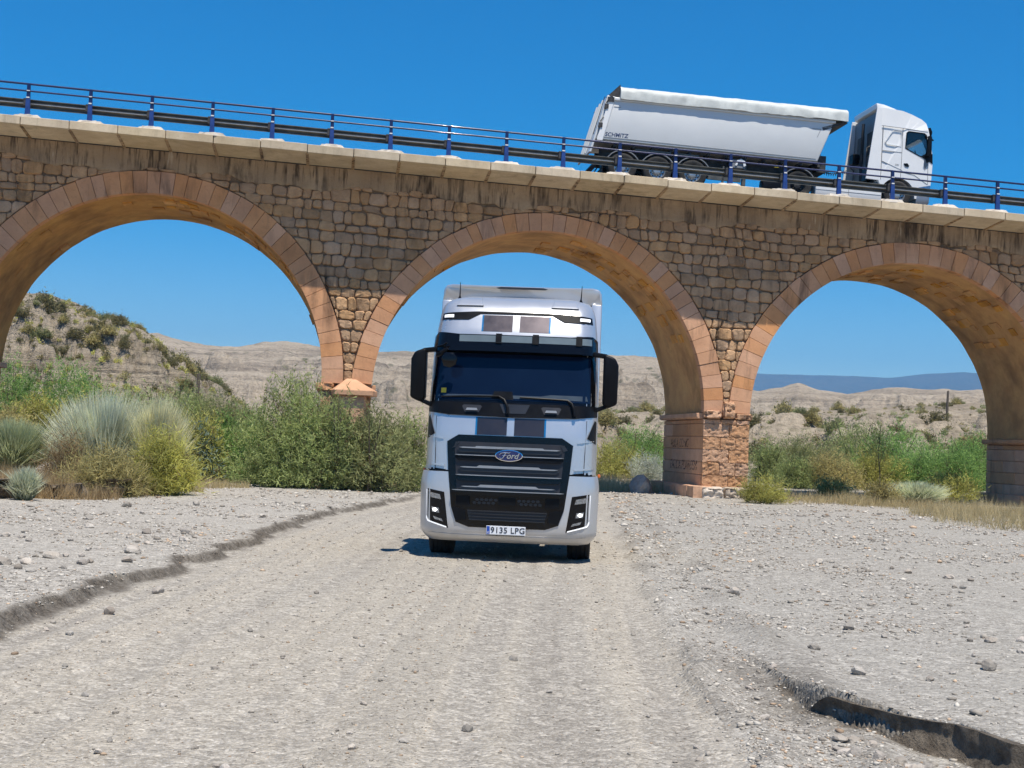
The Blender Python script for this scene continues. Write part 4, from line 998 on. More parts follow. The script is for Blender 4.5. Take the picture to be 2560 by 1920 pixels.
    # bumper lip, headlamps
    patch('bumper_lip', [(-1.12, .30), (-.7, .295), (.7, .295), (1.12, .30), (1.20, .40), (.7, .385), (-.7, .385), (-1.20, .40)], M['silver'], bp, .028, -.01, 26, 4)
    for s in (-1, 1):
        P = lambda l: [(s * x, z) for x, z in l]
        h = patch('headlamp', P([(1.20, 1.02), (.905, .972), (.83, .465), (1.135, .545), (1.195, .63)]), M['black_gloss'], TR, .018, -.02, 16, 8)
        patch('running_light', P([(1.163, .997), (1.191, 1.003), (1.187, .63), (1.159, .645)]), M['lamp_white'], h, .024, .0, 2, 10)
        patch('running_light', P([(1.186, .635), (1.168, .65), (1.125, .565), (.855, .487), (.852, .47), (1.133, .548)]), M['lamp_white'], h, .0245, .0, 14, 2)
        patch('main_beam', P([(1.12, .965), (.965, .935), (.945, .865), (1.10, .89)]), M['lamp_reflector'], h, .023, .0, 5, 3)
        patch('dipped_beam', P([(1.08, .76), (.975, .745), (.965, .675), (1.07, .685)]), M['lamp_reflector'], h, .0235, .0, 4, 3)
        patch('beam_lens', P([(1.065, .735), (1.02, .742), (.99, .715), (1.02, .692), (1.055, .70)]), M['lamp_beam'], h, .030, .0, 4, 3)
        patch('indicator', P([(1.05, .625), (.925, .59), (.905, .555), (1.03, .585)]), M['lamp_reflector'], h, .023, .0, 4, 2)
        mb = MB(); mb.box(min(s * 1.26, s * 1.30), max(s * 1.26, s * 1.30), .75, .83, 1.24, 1.29); mb.build('side_indicator', M['lamp_amber'], TR, bevel=.01)
    # underside, wheels, chassis
    mb = MB(); mb.box(-.45, .45, .3, 6.3, .55, .95); mb.box(-1.05, 1.05, .35, 1.9, .42, .9); mb.build('chassis', M['dark_steel'], TR, bevel=.02, smooth=None)
    mb = MB(); mb.tube([(-.9, 1.25, .5), (.9, 1.25, .5)], .07, 10); mb.build('front_axle', M['dark_steel'], TR)
    mb = MB(); mb.prism([(-.16, .315), (-.10, .275), (-.03, .275), (-.02, .31)], 'y', .25, .30); mb.prism([(.24, .30), (.40, .30), (.40, .315), (.24, .318)], 'y', .25, .3); mb.build('tow_bracket', M['galvanised'], TR, smooth=None)
    for s in (-1, 1):
        wheel(s * 1.02, 1.25, .52, .34, TR, 'x', .29, out=s)
        wheel(s * .93, 4.85, .52, .58, TR, 'x', .29, out=s)
        mb = MB(); mb.box(min(s * .6, s * 1.2), max(s * .6, s * 1.2), 2.0, 4.0, .40, 1.0); mb.build('fuel_tank', M['silver_dark'], TR, bevel=.06, smooth=40)
        mb = MB(); mb.prism([(1.25 + .66 * math.cos(R(a)), .52 + .66 * math.sin(R(a))) for a in range(0, 181, 15)] + [(1.25 + .60 * math.cos(R(a)), .52 + .60 * math.sin(R(a))) for a in range(180, -1, -15)], 'x', s * .78, s * 1.19); mb.build('wheel_arch', M['black_plastic'], TR, smooth=40)
    mb = MB(); mb.box(-.45, .45, 4.4, 5.3, 1.0, 1.12); mb.build('fifth_wheel', M['dark_steel'], TR, bevel=.03, smooth=None)
silver_truck()

# ------------------------------------------------------------------ white tractor unit and tipper trailer on the deck
SA = math.atan(-SL)
def on_deck(name, u):
    o = empty(name, (bx + u * math.cos(YAW), by + u * math.sin(YAW), zdk(u) + .19), YAW); o.rotation_mode = 'XYZ'
    o.rotation_euler = (0, 0, 0); o.rotation_mode = 'QUATERNION'
    o.rotation_quaternion = (Matrix.Rotation(YAW, 3, 'Z') @ Matrix.Rotation(SA, 3, 'Y')).to_quaternion(); return o
V0, V1 = .45, 2.98       # near and far side of the vehicles
def tipper():
    T = on_deck('tipper_trailer', 0.0)
    tag(T, 'grey-white tipper trailer with rolled tarpaulin on three axles, on top of the bridge', 'trailer')
    t = .05
    body = MB()
    side = [(1.72, 1.46), (2.10, 3.08), (10.62, 2.98), (10.05, 1.44)]
    body.prism(side, 'y', V0 + .05, V1 - .05); bo = body.build('tipper_body', M['trailer_paint'], T, bevel=.04, seg=3, smooth=40)
    mb = MB(); mb.box(2.05, 10.65, V0 - .01, V0 + .10, 2.93, 3.04); mb.box(2.05, 10.65, V1 - .10, V1 + .01, 2.93, 3.04); mb.build('top_rail', M['trailer_paint'], bo, bevel=.015, smooth=40)
    mb = MB(); mb.prism([(1.74, 1.40), (10.02, 1.38), (10.06, 1.47), (1.72, 1.49)], 'y', V0 + .02, V0 + .12); mb.build('bottom_rail', M['galvanised'], bo, smooth=None)
    mb = MB(); mb.prism([(1.95, 1.56), (9.98, 1.535), (9.99, 1.55), (1.95, 1.575)], 'y', V0 + .035, V0 + .06); mb.build('side_crease', M['grey_paint'], bo, smooth=None)
    # rear corner post and tailgate
    mb = MB(); mb.prism([(1.74, 1.42), (1.95, 1.42), (2.33, 3.06), (2.12, 3.08)], 'y', V0 + .0, V0 + .09); mb.build('corner_post', M['white_paint'], bo, bevel=.012, smooth=None)
    mb = MB(); mb.prism([(1.50, .98), (1.58, .98), (2.12, 3.10), (2.04, 3.12)], 'y', V0 + .06, V1 - .06); tg = mb.build('tailgate', M['trailer_paint'], bo, bevel=.02, smooth=None)
    for v in (V0 + .7, V0 + 1.25, V0 + 1.8):
        mb = MB(); mb.prism([(1.44, 1.05), (1.50, 1.05), (2.03, 3.08), (1.97, 3.08)], 'y', v, v + .1); mb.build('tailgate_rib', M['trailer_paint'], tg, smooth=None)
    for h in (.28, .72):
        mb = MB(); p = 1.72 + .4 * h; z = 1.45 + 1.6 * h; mb.box(p - .06, p + .08, V0 - .03, V0 + .04, z, z + .17); mb.tube([(p - .02, V0 - .02, z + .2), (p + .05, V0 - .03, z + .3), (p + .10, V0 - .02, z + .38)], .018, 6); mb.build('gate_latch', M['dark_steel'], bo, smooth=None)
    for h in range(4):
        mb = MB(); z = 1.62 + .36 * h; p = 1.66 + .235 * (z - 1.45); mb.tube([(p - .10, V0 + .03, z), (p - .06, V0 - .0, z + .18), (p - .02, V0 + .03, z + .34)], .014, 6); mb.build('gate_hinge', M['dark_steel'], tg)
    mb = MB(); mb.box(2.05, 2.28, V0 - .03, V0 + .05, 2.86, 3.03); mb.tube([(2.10, V0 - .02, 3.1), (2.24, V0 - .03, 3.02), (2.2, V0 - .02, 2.9)], .02, 6); mb.build('tarp_crank', M['dark_steel'], bo, smooth=None)
    mb = MB(); mb.box(9.78, 10.12, V0 + .038, V0 + .052, 2.66, 2.675); mb.prism([(10.10, 2.66), (10.112, 2.66), (9.99, 2.36), (9.978, 2.36)], 'y', V0 + .038, V0 + .052); mb.box(2.3, 2.55, V0 + .038, V0 + .052, 2.70, 2.715); mb.build('panel_mark', M['grey_paint'], bo, smooth=None)
    text_mesh('lettering', 'SCHMITZ', .205, Matrix(((1, 0, 0, 2.46), (0, 0, -1, V0 + .046), (0, 1, 0, 1.675), (0, 0, 0, 1))), M['ink_blue'], bo, .12, .001, off=.004)
    # tarpaulin with folds
    nu, nc = 150, 26; V = []; F = []
    for i in range(nu):
        u = 2.50 + (11.10 - 2.50) * i / (nu - 1)
        for j in range(nc):
            s = j / (nc - 1); ang = math.pi * s
            vv = (V0 + V1) / 2 - (V1 - V0 + .16) / 2 * math.copysign(abs(math.cos(ang)) ** .45, math.cos(ang)); zz = 2.98 + .55 * abs(math.sin(ang)) ** .40
            w = .016 * float(fbm(np.array([u * 1.6 + zz * 2]), np.array([s * 12.]), 0, 4, 5)[0]) + .008 * float(vnoise(np.array([u * 6.]), np.array([s * 4.]), 0, 8)[0]) + .004 * math.sin(u * 5.7)
            V.append((u, vv - w * math.cos(ang), zz + w * .8 + .05 * (u - 2.5) / 8.6))
    for i in range(nu - 1):
        for j in range(nc - 1): F.append((i * nc + j, i * nc + j + 1, (i + 1) * nc + j + 1, (i + 1) * nc + j))
    F.append(tuple(range(nc - 1, -1, -1))); F.append(tuple((nu - 1) * nc + j for j in range(nc)))
    mesh_np('tarpaulin', V, F, plain('tarp', (.52, .54, .51), .6, 0, 0, .16, 3.5), T, smooth=True, sharp=60)
    mb = MB(); mb.prism([(1.98, 3.02), (2.50, 3.56), (2.50, 3.0)], 'y', V0 + .1, V0 + .14); mb.prism([(1.98, 3.02), (2.50, 3.56), (2.50, 3.0)], 'y', V1 - .14, V1 - .1); mb.build('tarp_end_plate', M['dark_steel'], T, smooth=None)
    mb = MB(); mb.prism([(10.15, 2.75), (11.05, 3.06), (11.05, 3.0), (10.2, 2.62)], 'y', V0 + .05, V0 + .11); mb.prism([(10.15, 2.75), (11.05, 3.06), (11.05, 3.0), (10.2, 2.62)], 'y', V1 - .11, V1 - .05); mb.box(10.85, 11.10, V0, V1, 2.97, 3.0); mb.build('tarp_bracket', M['dark_steel'], T, smooth=None)
    # chassis
    mb = MB()
    for v in (V0 + .75, V1 - .87): mb.prism([(2.0, .78), (6.4, .78), (7.2, 1.0), (10.3, 1.0), (10.3, 1.32), (2.0, 1.32)], 'y', v, v + .12)
    for u in np.arange(2.4, 10.2, .7): mb.box(u, u + .1, V0 + .15, V1 - .15, 1.28, 1.37)
    mb.build('chassis', M['dark_steel'], T, smooth=None)
    for u in (2.75, 4.05, 5.37):
        wheel(u, V0 + .20, .53, .38, T, 'y', .30, out=-1); wheel(u, V1 - .20, .53, .38, T, 'y', .30, out=1)
        mb = MB(); mb.tube([(u, V0 + .3, .53), (u, V1 - .3, .53)], .07, 8); mb.build('axle', M['dark_steel'], T)
        for v in (V0 + .0, V1 - .42):
            mb = MB(); mb.prism([(u + .67 * math.cos(R(a)), .53 + .63 * math.sin(R(a))) for a in range(20, 161, 14)] + [(u + .635 * math.cos(R(a)), .53 + .595 * math.sin(R(a))) for a in range(160, 19, -14)], 'y', v, v + .42); mb.build('mudguard', M['grey_paint'], T, smooth=40)
    mb = MB(); mb.box(3.2, 4.55, V0 + .12, V0 + .2, 1.20, 1.27); mb.box(4.7, 5.6, V0 + .12, V0 + .2, 1.20, 1.26); mb.build('side_ledge', M['galvanised'], T, smooth=None)
    mb = MB(); mb.box(1.72, 1.84, V0 + .1, V1 - .1, .52, .66); mb.box(2.0, 2.06, V0 + .1, V0 + .5, .15, .75); mb.prism([(1.45, .30), (1.53, .26), (1.95, .70), (1.92, .80)], 'y', V0 + .05, V0 + .35); mb.build('rear_bumper', M['black_plastic'], T, smooth=None)
    mb = MB(); mb.box(1.64, 1.72, V0 + .12, V0 + .5, .68, .82); mb.build('tail_lamp', M['lamp_red'], T, bevel=.01)
    mb = MB(); mb.box(6.85, 7.35, V0 + .12, V0 + .6, .92, 1.25); mb.build('valve_box', M['grey_paint'], T, bevel=.03, smooth=None)
    mb = MB(); mb.prism([(6.95, 1.02), (7.02, 1.22), (7.18, 1.28), (7.32, 1.2), (7.36, 1.04), (7.28, 1.0), (7.25, 1.12), (7.06, 1.13), (7.02, 1.02)], 'y', V0 + .08, V0 + .115); mb.build('hose_bracket', M['white_paint'], T, smooth=None)
    mb = MB(); mb.box(5.95, 7.2, V0 + .1, V0 + .18, .42, .56); mb.box(6.5, 6.56, V0 + .1, V0 + .2, .2, .95); mb.build('side_guard', M['galvanised'], T, smooth=None)
    for v in (V0 + .28, V1 - .42):
        mb = MB(); mb.box(7.30, 7.44, v, v + .14, .30, 1.15); mb.box(7.22, 7.52, v - .04, v + .18, .19, .25); mb.prism([(7.25, .25), (7.49, .25), (7.42, .36), (7.32, .36)], 'y', v, v + .14); mb.build('landing_leg', M['galvanised'], T, bevel=.01, smooth=None)
    mb = MB(); mb.prism([(8.45, 1.10), (8.62, 1.10), (8.535, 1.22)], 'y', V0 + .12, V0 + .14); mb.build('warning_sign', M['yellow_sticker'], T, smooth=None)
    mb = MB(); mb.box(10.15, 10.52, V0 + .45, V1 - .45, 1.15, 1.78); mb.tube([(10.15, V0 + .55, 1.7), (10.1, V0 + .5, 2.0), (10.2, V0 + .5, 2.1), (10.3, V0 + .5, 1.8)], .025, 6); mb.build('front_locker', M['dark_steel'], T, bevel=.03, smooth=None)
    # coiled air lines
    mb = MB()
    for k in range(3):
        pts = [(10.5 + 1.0 * q / 60, V0 + .9 + .25 * k + .05 * math.cos(q * 1.2), 1.38 - .16 * math.sin(math.pi * q / 60) + .05 * math.sin(q * 1.2) + .05 * k) for q in range(61)]; mb.tube(pts, .011, 5)
    mb.build('air_line', M['dark_steel'], T)
tipper()

def side_skin(name, outer, holes, v, mat, parent):
    loops = [[Vector((p[0], p[1], 0)) for p in outer]] + [[Vector((p[0], p[1], 0)) for p in h] for h in holes]
    tris = tessellate_polygon(loops); P = [(p.x, v, p.y) for l in loops for p in l]
    return mesh_np(name, P, [tuple(t) for t in tris], mat, parent)
def tractor():
    T = on_deck('tractor_unit', 0.0)
    tag(T, 'white sleeper-cab truck tractor pulling the tipper trailer across the bridge', 'truck')
    arc = [(13.19 + .66 * math.cos(R(a)), .53 + .60 * math.sin(R(a))) for a in range(20, 176, 12)]
    outl = [(12.42, .98)] + arc[::-1] + [(13.86, .42), (14.40, .42), (14.47, 1.15), (14.49, 1.75), (14.46, 2.15), (14.34, 2.75), (14.26, 3.05), (14.18, 3.30), (14.0, 3.43), (13.6, 3.58), (13.25, 3.68), (12.42, 3.74)]
    win = [(13.40, 2.28), (13.42, 2.86), (13.50, 2.92), (14.10, 2.90), (14.19, 2.84), (14.29, 2.2), (14.22, 1.98), (13.95, 2.04)]
    far = V1
    n = len(outl); V = [(p[0], V0 + .07 if 3.2 < p[1] else V0 + .015, p[1]) for p in outl] + [(p[0], far - .07 if p[1] > 3.2 else far - .015, p[1]) for p in outl]
    F = [(i, (i + 1) % n, n + (i + 1) % n, n + i) for i in range(n) if not (2.1 < outl[i][1] < 2.8 and outl[i][0] > 14.3)]
    cab = mesh_np('cab_shell', V, F, M['white_paint'], T, smooth=True, sharp=32)
    def vv(p): return V0 + .07 if p[1] > 3.2 else V0 + .015
    for nm, sgn in (('cab_side', 0), ('cab_side', 1)):
        loops = [[Vector((p[0], p[1], 0)) for p in outl], [Vector((p[0], p[1], 0)) for p in win]]
        tris = tessellate_polygon(loops); P = []
        for l in loops:
            for p in l:
                a = vv((p.x, p.y)); P.append((p.x, a if sgn == 0 else V0 + V1 - a, p.y))
        mesh_np(nm, P, [tuple(t_) for t_ in tris], M['white_paint'], cab)
    for v in (V0 + .03, far - .03):
        mb = MB(); mb.add([(p[0], v, p[1]) for p in win], [tuple(range(len(win)))]); mb.build('side_window', M['pane'], T, smooth=None)
    # window surround, door and panel shut lines
    def line(pts, w=.014, v=V0 + .006, mat='grey_paint', name='seam', parent=cab):
        mb = MB()
        for (a, b), (c, d) in zip(pts[:-1], pts[1:]):
            L = math.hypot(c - a, d - b); nx, nz = -(d - b) / L * w / 2, (c - a) / L * w / 2
            mb.prism([(a + nx, b + nz), (c + nx, d + nz), (c - nx, d - nz), (a - nx, b - nz)], 'y', v, V0 + .03)
        return mb.build(name, M[mat], parent, smooth=None)
    line(win + [win[0]], .035, V0 + .004, 'black_plastic', 'window_seal')
    line([(12.43, 3.04), (13.3, 3.02), (14.24, 2.97)]); line([(12.50, 1.02), (12.50, 3.03)]); line([(13.27, 1.15), (13.27, 3.02)]); line([(14.30, 1.95), (14.34, 1.0)]); line([(12.52, 2.12), (13.26, 2.10)])
    line([(13.30, 1.38), (13.8, 1.30), (14.32, 1.0)]); line([(12.5, 1.72), (13.27, 1.45), (13.35, 1.40)], .012)
    line([(12.60, 2.44), (12.88, 2.90), (12.95, 2.93), (13.22, 2.92), (13.23, 2.32), (12.68, 2.36), (12.60, 2.44)], .02, V0 + .003, 'trailer_paint', 'pressed_panel')
    mb = MB(); mb.prism([(14.0, 2.02), (14.30, 2.22), (14.46, 2.15), (14.485, 1.78), (14.36, 1.86), (14.24, 1.80), (14.20, 1.92)], 'y', V0 - .002, V0 + .05); mb.build('corner_trim', M['black_plastic'], cab, smooth=None)
    mb = MB(); mb.prism([(14.10, 1.98), (14.16, 1.90), (14.15, 1.70), (14.20, 1.52), (14.30, 1.75), (14.33, 1.95)], 'y', V0 - .0, V0 + .03); mb.build('mirror_fairing', M['grey_paint'], cab, smooth=None)
    mb = MB(); mb.prism([(13.36, 1.70), (13.50, 1.72), (13.58, 1.63), (13.54, 1.58), (13.42, 1.60)], 'y', V0 - .012, V0 + .02); mb.build('door_handle', M['black_plastic'], cab, bevel=.008, smooth=None)
    text_mesh('model_lettering', '500', .10, Matrix(((1, 0, 0, 13.10), (0, 0, -1, V0 + .008), (0, 1, 0, 1.62), (0, 0, 0, 1))), M['trim_grey'], cab, .1, .001)
    # mirrors on the near and far door
    for v, s in ((V0 - .16, 1), (far + .04, -1)):
        mb = MB(); mb.prism([(14.16, 2.02), (14.22, 2.80), (14.34, 2.78), (14.36, 2.05)], 'y', v, v + .12); mb.tube([(14.2, v + .06, 2.75), (14.15, v + .06 + .14 * s, 2.80)], .02, 6); mb.tube([(14.2, v + .06, 2.05), (14.15, v + .06 + .14 * s, 2.0)], .02, 6); mb.build('mirror', M['black_plastic'], T, bevel=.02, smooth=40)
    # front: windscreen, grille, visor, bumper
    mb = MB(); mb.add([(14.46, V0 + .02, 2.15), (14.46, far - .02, 2.15), (14.34, far - .02, 2.75), (14.34, V0 + .02, 2.75), (14.26, far - .02, 3.05), (14.26, V0 + .02, 3.05)], [(0, 1, 2, 3), (3, 2, 4, 5)]); mb.build('windscreen', M['pane'], T, smooth=None)
    mb = MB(); mb.prism([(14.24, 3.12), (14.34, 3.16), (14.42, 3.0), (14.40, 2.84), (14.36, 2.84), (14.34, 2.98)], 'y', V0 + .02, far - .02); mb.tube([(14.38, V0 + .25, 2.86), (14.48, V0 + .2, 2.76), (14.56, V0 + .2, 2.72)], .035, 6); mb.build('sun_visor', M['black_plastic'], T, bevel=.015, smooth=40)
    mb = MB(); mb.box(14.46, 14.52, V0 + .4, far - .4, .95, 1.9); mb.build('grille', M['black_plastic'], T, bevel=.02, smooth=None)
    mb = MB(); mb.prism([(13.90, .20), (14.34, .20), (14.44, .30), (14.45, .58), (13.93, .62)], 'y', V0 + .0, far - .0); bpp = mb.build('bumper', M['silver_dark'], T, bevel=.05, seg=3, smooth=45)
    mb = MB(); mb.prism([(13.98, .60), (14.44, .58), (14.45, .98), (13.98, .86)], 'y', V0 - .006, V0 + .3); mb.build('headlamp', M['lamp_reflector'], T, bevel=.02, smooth=40)
    mb = MB(); mb.prism([(13.99, .64), (14.22, .63), (14.22, .86), (13.99, .82)], 'y', V0 - .012, V0 + .1); mb.build('fog_recess', M['black_plastic'], bpp, smooth=None)
    # roof air deflector and side fairings
    mb = MB(); mb.prism([(12.26, 3.70), (12.24, 3.90), (12.55, 3.87), (12.95, 3.76), (13.20, 3.66), (13.22, 3.62), (12.4, 3.66)], 'y', V0 + .16, far - .16); mb.build('roof_deflector', M['white_paint'], T, bevel=.05, seg=3, smooth=45)
    for v in (V0 + .005, far - .055):
        mb = MB(); mb.prism([(11.93, 1.0), (12.44, .98), (12.44, 3.72), (12.22, 3.72), (12.15, 3.05)], 'y', v, v + .05); mb.build('side_fairing', M['white_paint'], T, bevel=.012, smooth=None)
    # rear of the cab
    mb = MB(); mb.box(12.35, 12.41, V0 + .08, far - .08, 1.0, 3.62); rw = mb.build('rear_wall', M['grey_paint'], T, smooth=None)
    mb = MB()
    for v in (V0 + .55, V0 + 1.5): mb.prism([(v, 2.1), (v + .55, 2.1), (v + .55, 2.95), (v, 2.95)], 'x', 12.31, 12.355)
    mb.build('rear_panel', M['dark_steel'], rw, bevel=.015, smooth=None)
    mb = MB(); mb.tube([(12.2, V0 + 1.25, 1.0), (12.2, V0 + 1.25, 3.35)], .06, 8); mb.tube([(12.15, V0 + .6, 1.0), (12.15, V0 + .65, 2.3), (12.3, V0 + .65, 2.4)], .03, 6); mb.tube([(12.1, V0 + 1.7, 1.6), (12.1, V0 + 2.2, 1.9), (12.3, V0 + 2.2, 2.0)], .025, 6); mb.build('intake_pipe', M['dark_steel'], T)
    mb = MB(); mb.box(12.05, 12.3, V0 + 1.75, V0 + 2.15, 1.9, 2.3); mb.box(12.1, 12.34, V0 + .3, V0 + .9, 1.02, 1.5); mb.build('service_box', M['black_plastic'], T, bevel=.03, smooth=None)
    # interior
    mb = MB(); mb.box(12.6, 13.35, V0 + .2, far - .2, 1.2, 3.1); mb.prism([(13.35, 3.0), (14.2, 3.0), (14.05, 2.74), (13.7, 2.62), (13.35, 2.50)], 'y', V0 + .25, V0 + .3); mb.build('curtain', M['curtain'], T, smooth=None)
    mb = MB(); mb.box(13.4, 14.1, V0 + .15, far - .15, 1.1, 1.95); mb.tube([(14.08, V0 + .5, 2.0), (14.02, V0 + .5, 2.2), (13.98, V0 + .5, 2.35)], .02, 6); mb.build('dashboard', M['black_plastic'], T, smooth=None)
    # chassis, skirts, wheels
    mb = MB()
    for v in (V0 + .82, far - .92): mb.box(8.7, 14.2, v, v + .1, .72, .98)
    mb.build('chassis', M['dark_steel'], T, smooth=None)
    mb = MB(); mb.prism([(10.02, .16), (12.58, .14), (12.58, .74), (12.40, .86), (10.06, .80)], 'y', V0 + .02, V0 + .6); sk = mb.build('side_skirt', M['white_paint'], T, bevel=.03, smooth=40)
    mb = MB(); mb.box(11.30, 11.312, V0 + .012, V0 + .03, .18, .78); mb.box(10.05, 12.55, V0 + .012, V0 + .03, .42, .432); mb.build('skirt_seam', M['grey_paint'], sk, smooth=None)
    mb = MB(); mb.box(10.02, 12.58, V0 + .05, V0 + .62, .09, .155); mb.build('skirt_base', M['silver_dark'], T, smooth=None)
    mb = MB(); mb.box(10.16, 10.26, V0 + .008, V0 + .03, .62, .70); mb.build('side_marker', M['lamp_red'], T, smooth=None)
    mb = MB(); mb.box(10.0, 12.4, V0 + .2, far - .2, .80, .90); mb.build('catwalk', M['galvanised'], T, smooth=None)
    for v, s in ((V0 + .19, -1), (far - .19, 1)):
        wheel(13.19, v, .52, .34, T, 'y', .30, out=s)
        wheel(9.37, v + .12 * -s, .52, .58, T, 'y', .30, out=s, rimmat='dark_steel')
    for v in (V0 + .0, far - .6):
        mb = MB(); mb.prism([(9.37 + .66 * math.cos(R(a)), .53 + .62 * math.sin(R(a))) for a in range(10, 171, 14)] + [(9.37 + .63 * math.cos(R(a)), .53 + .59 * math.sin(R(a))) for a in range(170, 9, -14)], 'y', v, v + .6); mb.build('mudguard', M['grey_paint'], T, smooth=40)
        mb = MB(); mb.prism([(8.0, .12), (8.72, .12), (8.74, .62), (8.02, .62)], 'y', v + .05, v + .5); mb.build('mud_flap_box', M['black_plastic'], T, bevel=.06, smooth=40)
    mb = MB(); mb.box(8.72, 8.80, V0 + .05, V0 + .3, .18, .55); mb.build('lamp_cluster', M['galvanised'], T, smooth=None)
    mb = MB(); mb.box(9.0, 9.9, V0 + .8, far - .8, .98, 1.06); mb.build('fifth_wheel', M['dark_steel'], T, bevel=.02, smooth=None)
tractor()

# ------------------------------------------------------------------ vegetation
def m_leaf(name, trans=.25, rough=.7):
    t = NT(name); a = t.attr('tint'); v = t.pos(obj=False); n = t.noise(v, 1.6, 3, .6)
    h = t.n('HueSaturation'); t.l(a, h.inputs['Color']); t.l(t.mr(n, .3, .7, .72, 1.25), h.inputs['Value'])
    t.set(Base_Color=h.outputs[0], Roughness=rough); t.b.inputs['Specular IOR Level'].default_value = .2
    tl = t.n('BsdfTranslucent'); t.l(h.outputs[0], tl.inputs[0]); mx = t.n('MixShader'); mx.inputs[0].default_value = trans
    t.l(t.b.outputs[0], mx.inputs[1]); t.l(tl.outputs[0], mx.inputs[2]); t.l(mx.outputs[0], t.out.inputs[0]); M[name] = t.m
m_leaf('leaf', .5); m_leaf('blade', .45, .6)
def unit(a): return a / np.maximum(np.linalg.norm(a, axis=-1, keepdims=True), 1e-9)
def tris_mesh(name, P, D, Wd, L, W, col0, col1, mat, parent=None):
    """thin leaves: root P, direction D, width direction Wd, length L, width W; colour from root to tip"""
    n = len(P); V = np.empty((n, 3, 3)); V[:, 0] = P - Wd * (W / 2)[:, None]; V[:, 1] = P + Wd * (W / 2)[:, None]; V[:, 2] = P + D * L[:, None]
    T = np.empty((n, 3, 3)); T[:, 0] = col0; T[:, 1] = col0; T[:, 2] = col1
    F = np.arange(n * 3).reshape(n, 3)
    return mesh_np(name, V.reshape(-1, 3), F, mat, parent, tint=T.reshape(-1, 3))
PAL = {  # base colours of the foliage
    'tam': ((0.275, 0.335, 0.124), (0.483, 0.538, 0.217)), 'tam_dark': ((0.241, 0.269, 0.114), (0.425, 0.431, 0.196)), 'green': ((0.189, 0.319, 0.090), (0.360, 0.534, 0.161)),
    'yellow': ((0.439, 0.403, 0.108), (0.620, 0.618, 0.189)), 'olive': ((0.339, 0.310, 0.126), (0.579, 0.488, 0.216)), 'pale': ((0.479, 0.525, 0.322), (0.620, 0.620, 0.620)), 'teal': ((0.140, 0.206, 0.152), (0.379, 0.468, 0.377)),
    'scrub': ((0.189, 0.178, 0.081), (0.339, 0.291, 0.134)), 'dry': ((.44, .345, .17), (.64, .53, .30)), 'rust': ((.34, .235, .12), (.56, .42, .23))}
def bush_mesh(name, w, d, h, n, pal, leafL=.16, leafW=.034, lobes=9, k=9, up=.7, spray=.5, seed=0, mat='leaf', lowdark=True):
    g = np.random.default_rng(seed); c0, c1 = (np.array(c) for c in PAL[pal])
    # uneven crown: lobes of different size, taller in the middle
    LC = []; LR = []
    for q in range(lobes):
        a = g.uniform(0, 2 * math.pi); rr = math.sqrt(g.uniform(0, 1)) * .62
        cx, cy = rr * math.cos(a) * w / 2, rr * math.sin(a) * d / 2; top = h * (1 - .62 * rr ** 1.5) * g.uniform(.68, 1.0); zc_ = top * g.uniform(.05, .30)
        LC.append((cx, cy, zc_)); LR.append((w * g.uniform(.16, .27), d * g.uniform(.16, .27), top - zc_))
    LC = np.array(LC); LR = np.array(LR); ns = n // k
    li = g.integers(0, lobes, ns); dv = unit(g.normal(size=(ns, 3))); rad = g.uniform(.2, 1.06, ns) ** .36
    lum = g.uniform(.62, 1.25, lobes)
    p = LC[li] + dv * LR[li] * rad[:, None]; p[:, 2] = np.abs(p[:, 2]) + .03
    sd = unit(dv * .8 + np.array([0, 0, up]) + g.normal(size=(ns, 3)) * .35)
    t = np.tile(np.linspace(0, 1, k), ns); P = np.repeat(p, k, 0) + np.repeat(sd, k, 0) * (t * spray)[:, None] + g.normal(size=(ns * k, 3)) * .035
    bend = np.repeat(g.normal(size=(ns, 3)) * .12, k, 0) * (t ** 2)[:, None]; P += bend
    D = unit(np.repeat(sd, k, 0) + g.normal(size=(ns * k, 3)) * .85); Wd = unit(np.cross(D, g.normal(size=D.shape)))
    L = g.uniform(.6, 1.25, ns * k) * leafL; W = g.uniform(.7, 1.3, ns * k) * leafW
    m = np.repeat(g.uniform(0, 1, ns), k) * .6 + g.uniform(0, .4, ns * k); col = c0 + (c1 - c0) * m[:, None]
    col = col * np.repeat(lum[li], k)[:, None]
    dead = np.repeat(g.uniform(size=ns) < .05, k); col[dead] = np.array([.22, .165, .09]) * g.uniform(.6, 1.1, (dead.sum(), 1))
    return P, D, Wd, L, W, col
def stems(parent, w, h, n, seed):
    g = np.random.default_rng(seed); mb = MB()
    for q in range(n):
        a = g.uniform(0, 2 * math.pi); r0 = g.uniform(0, .12) * w; r1 = g.uniform(.15, .40) * w; hh = h * g.uniform(.5, .85)
        pts = [(r0 * math.cos(a) + (r1 - r0) * math.cos(a) * t ** 1.4 + g.normal() * .03, r0 * math.sin(a) + (r1 - r0) * math.sin(a) * t ** 1.4 + g.normal() * .03, -.15 + (hh + .15) * t) for t in (0, .3, .6, 1)]
        r = .018 + .012 * h * g.uniform(.5, 1); mb.tube(pts, [r, r * .75, r * .5, r * .25], 5)
    mb.build('stems', M['stem'], parent)
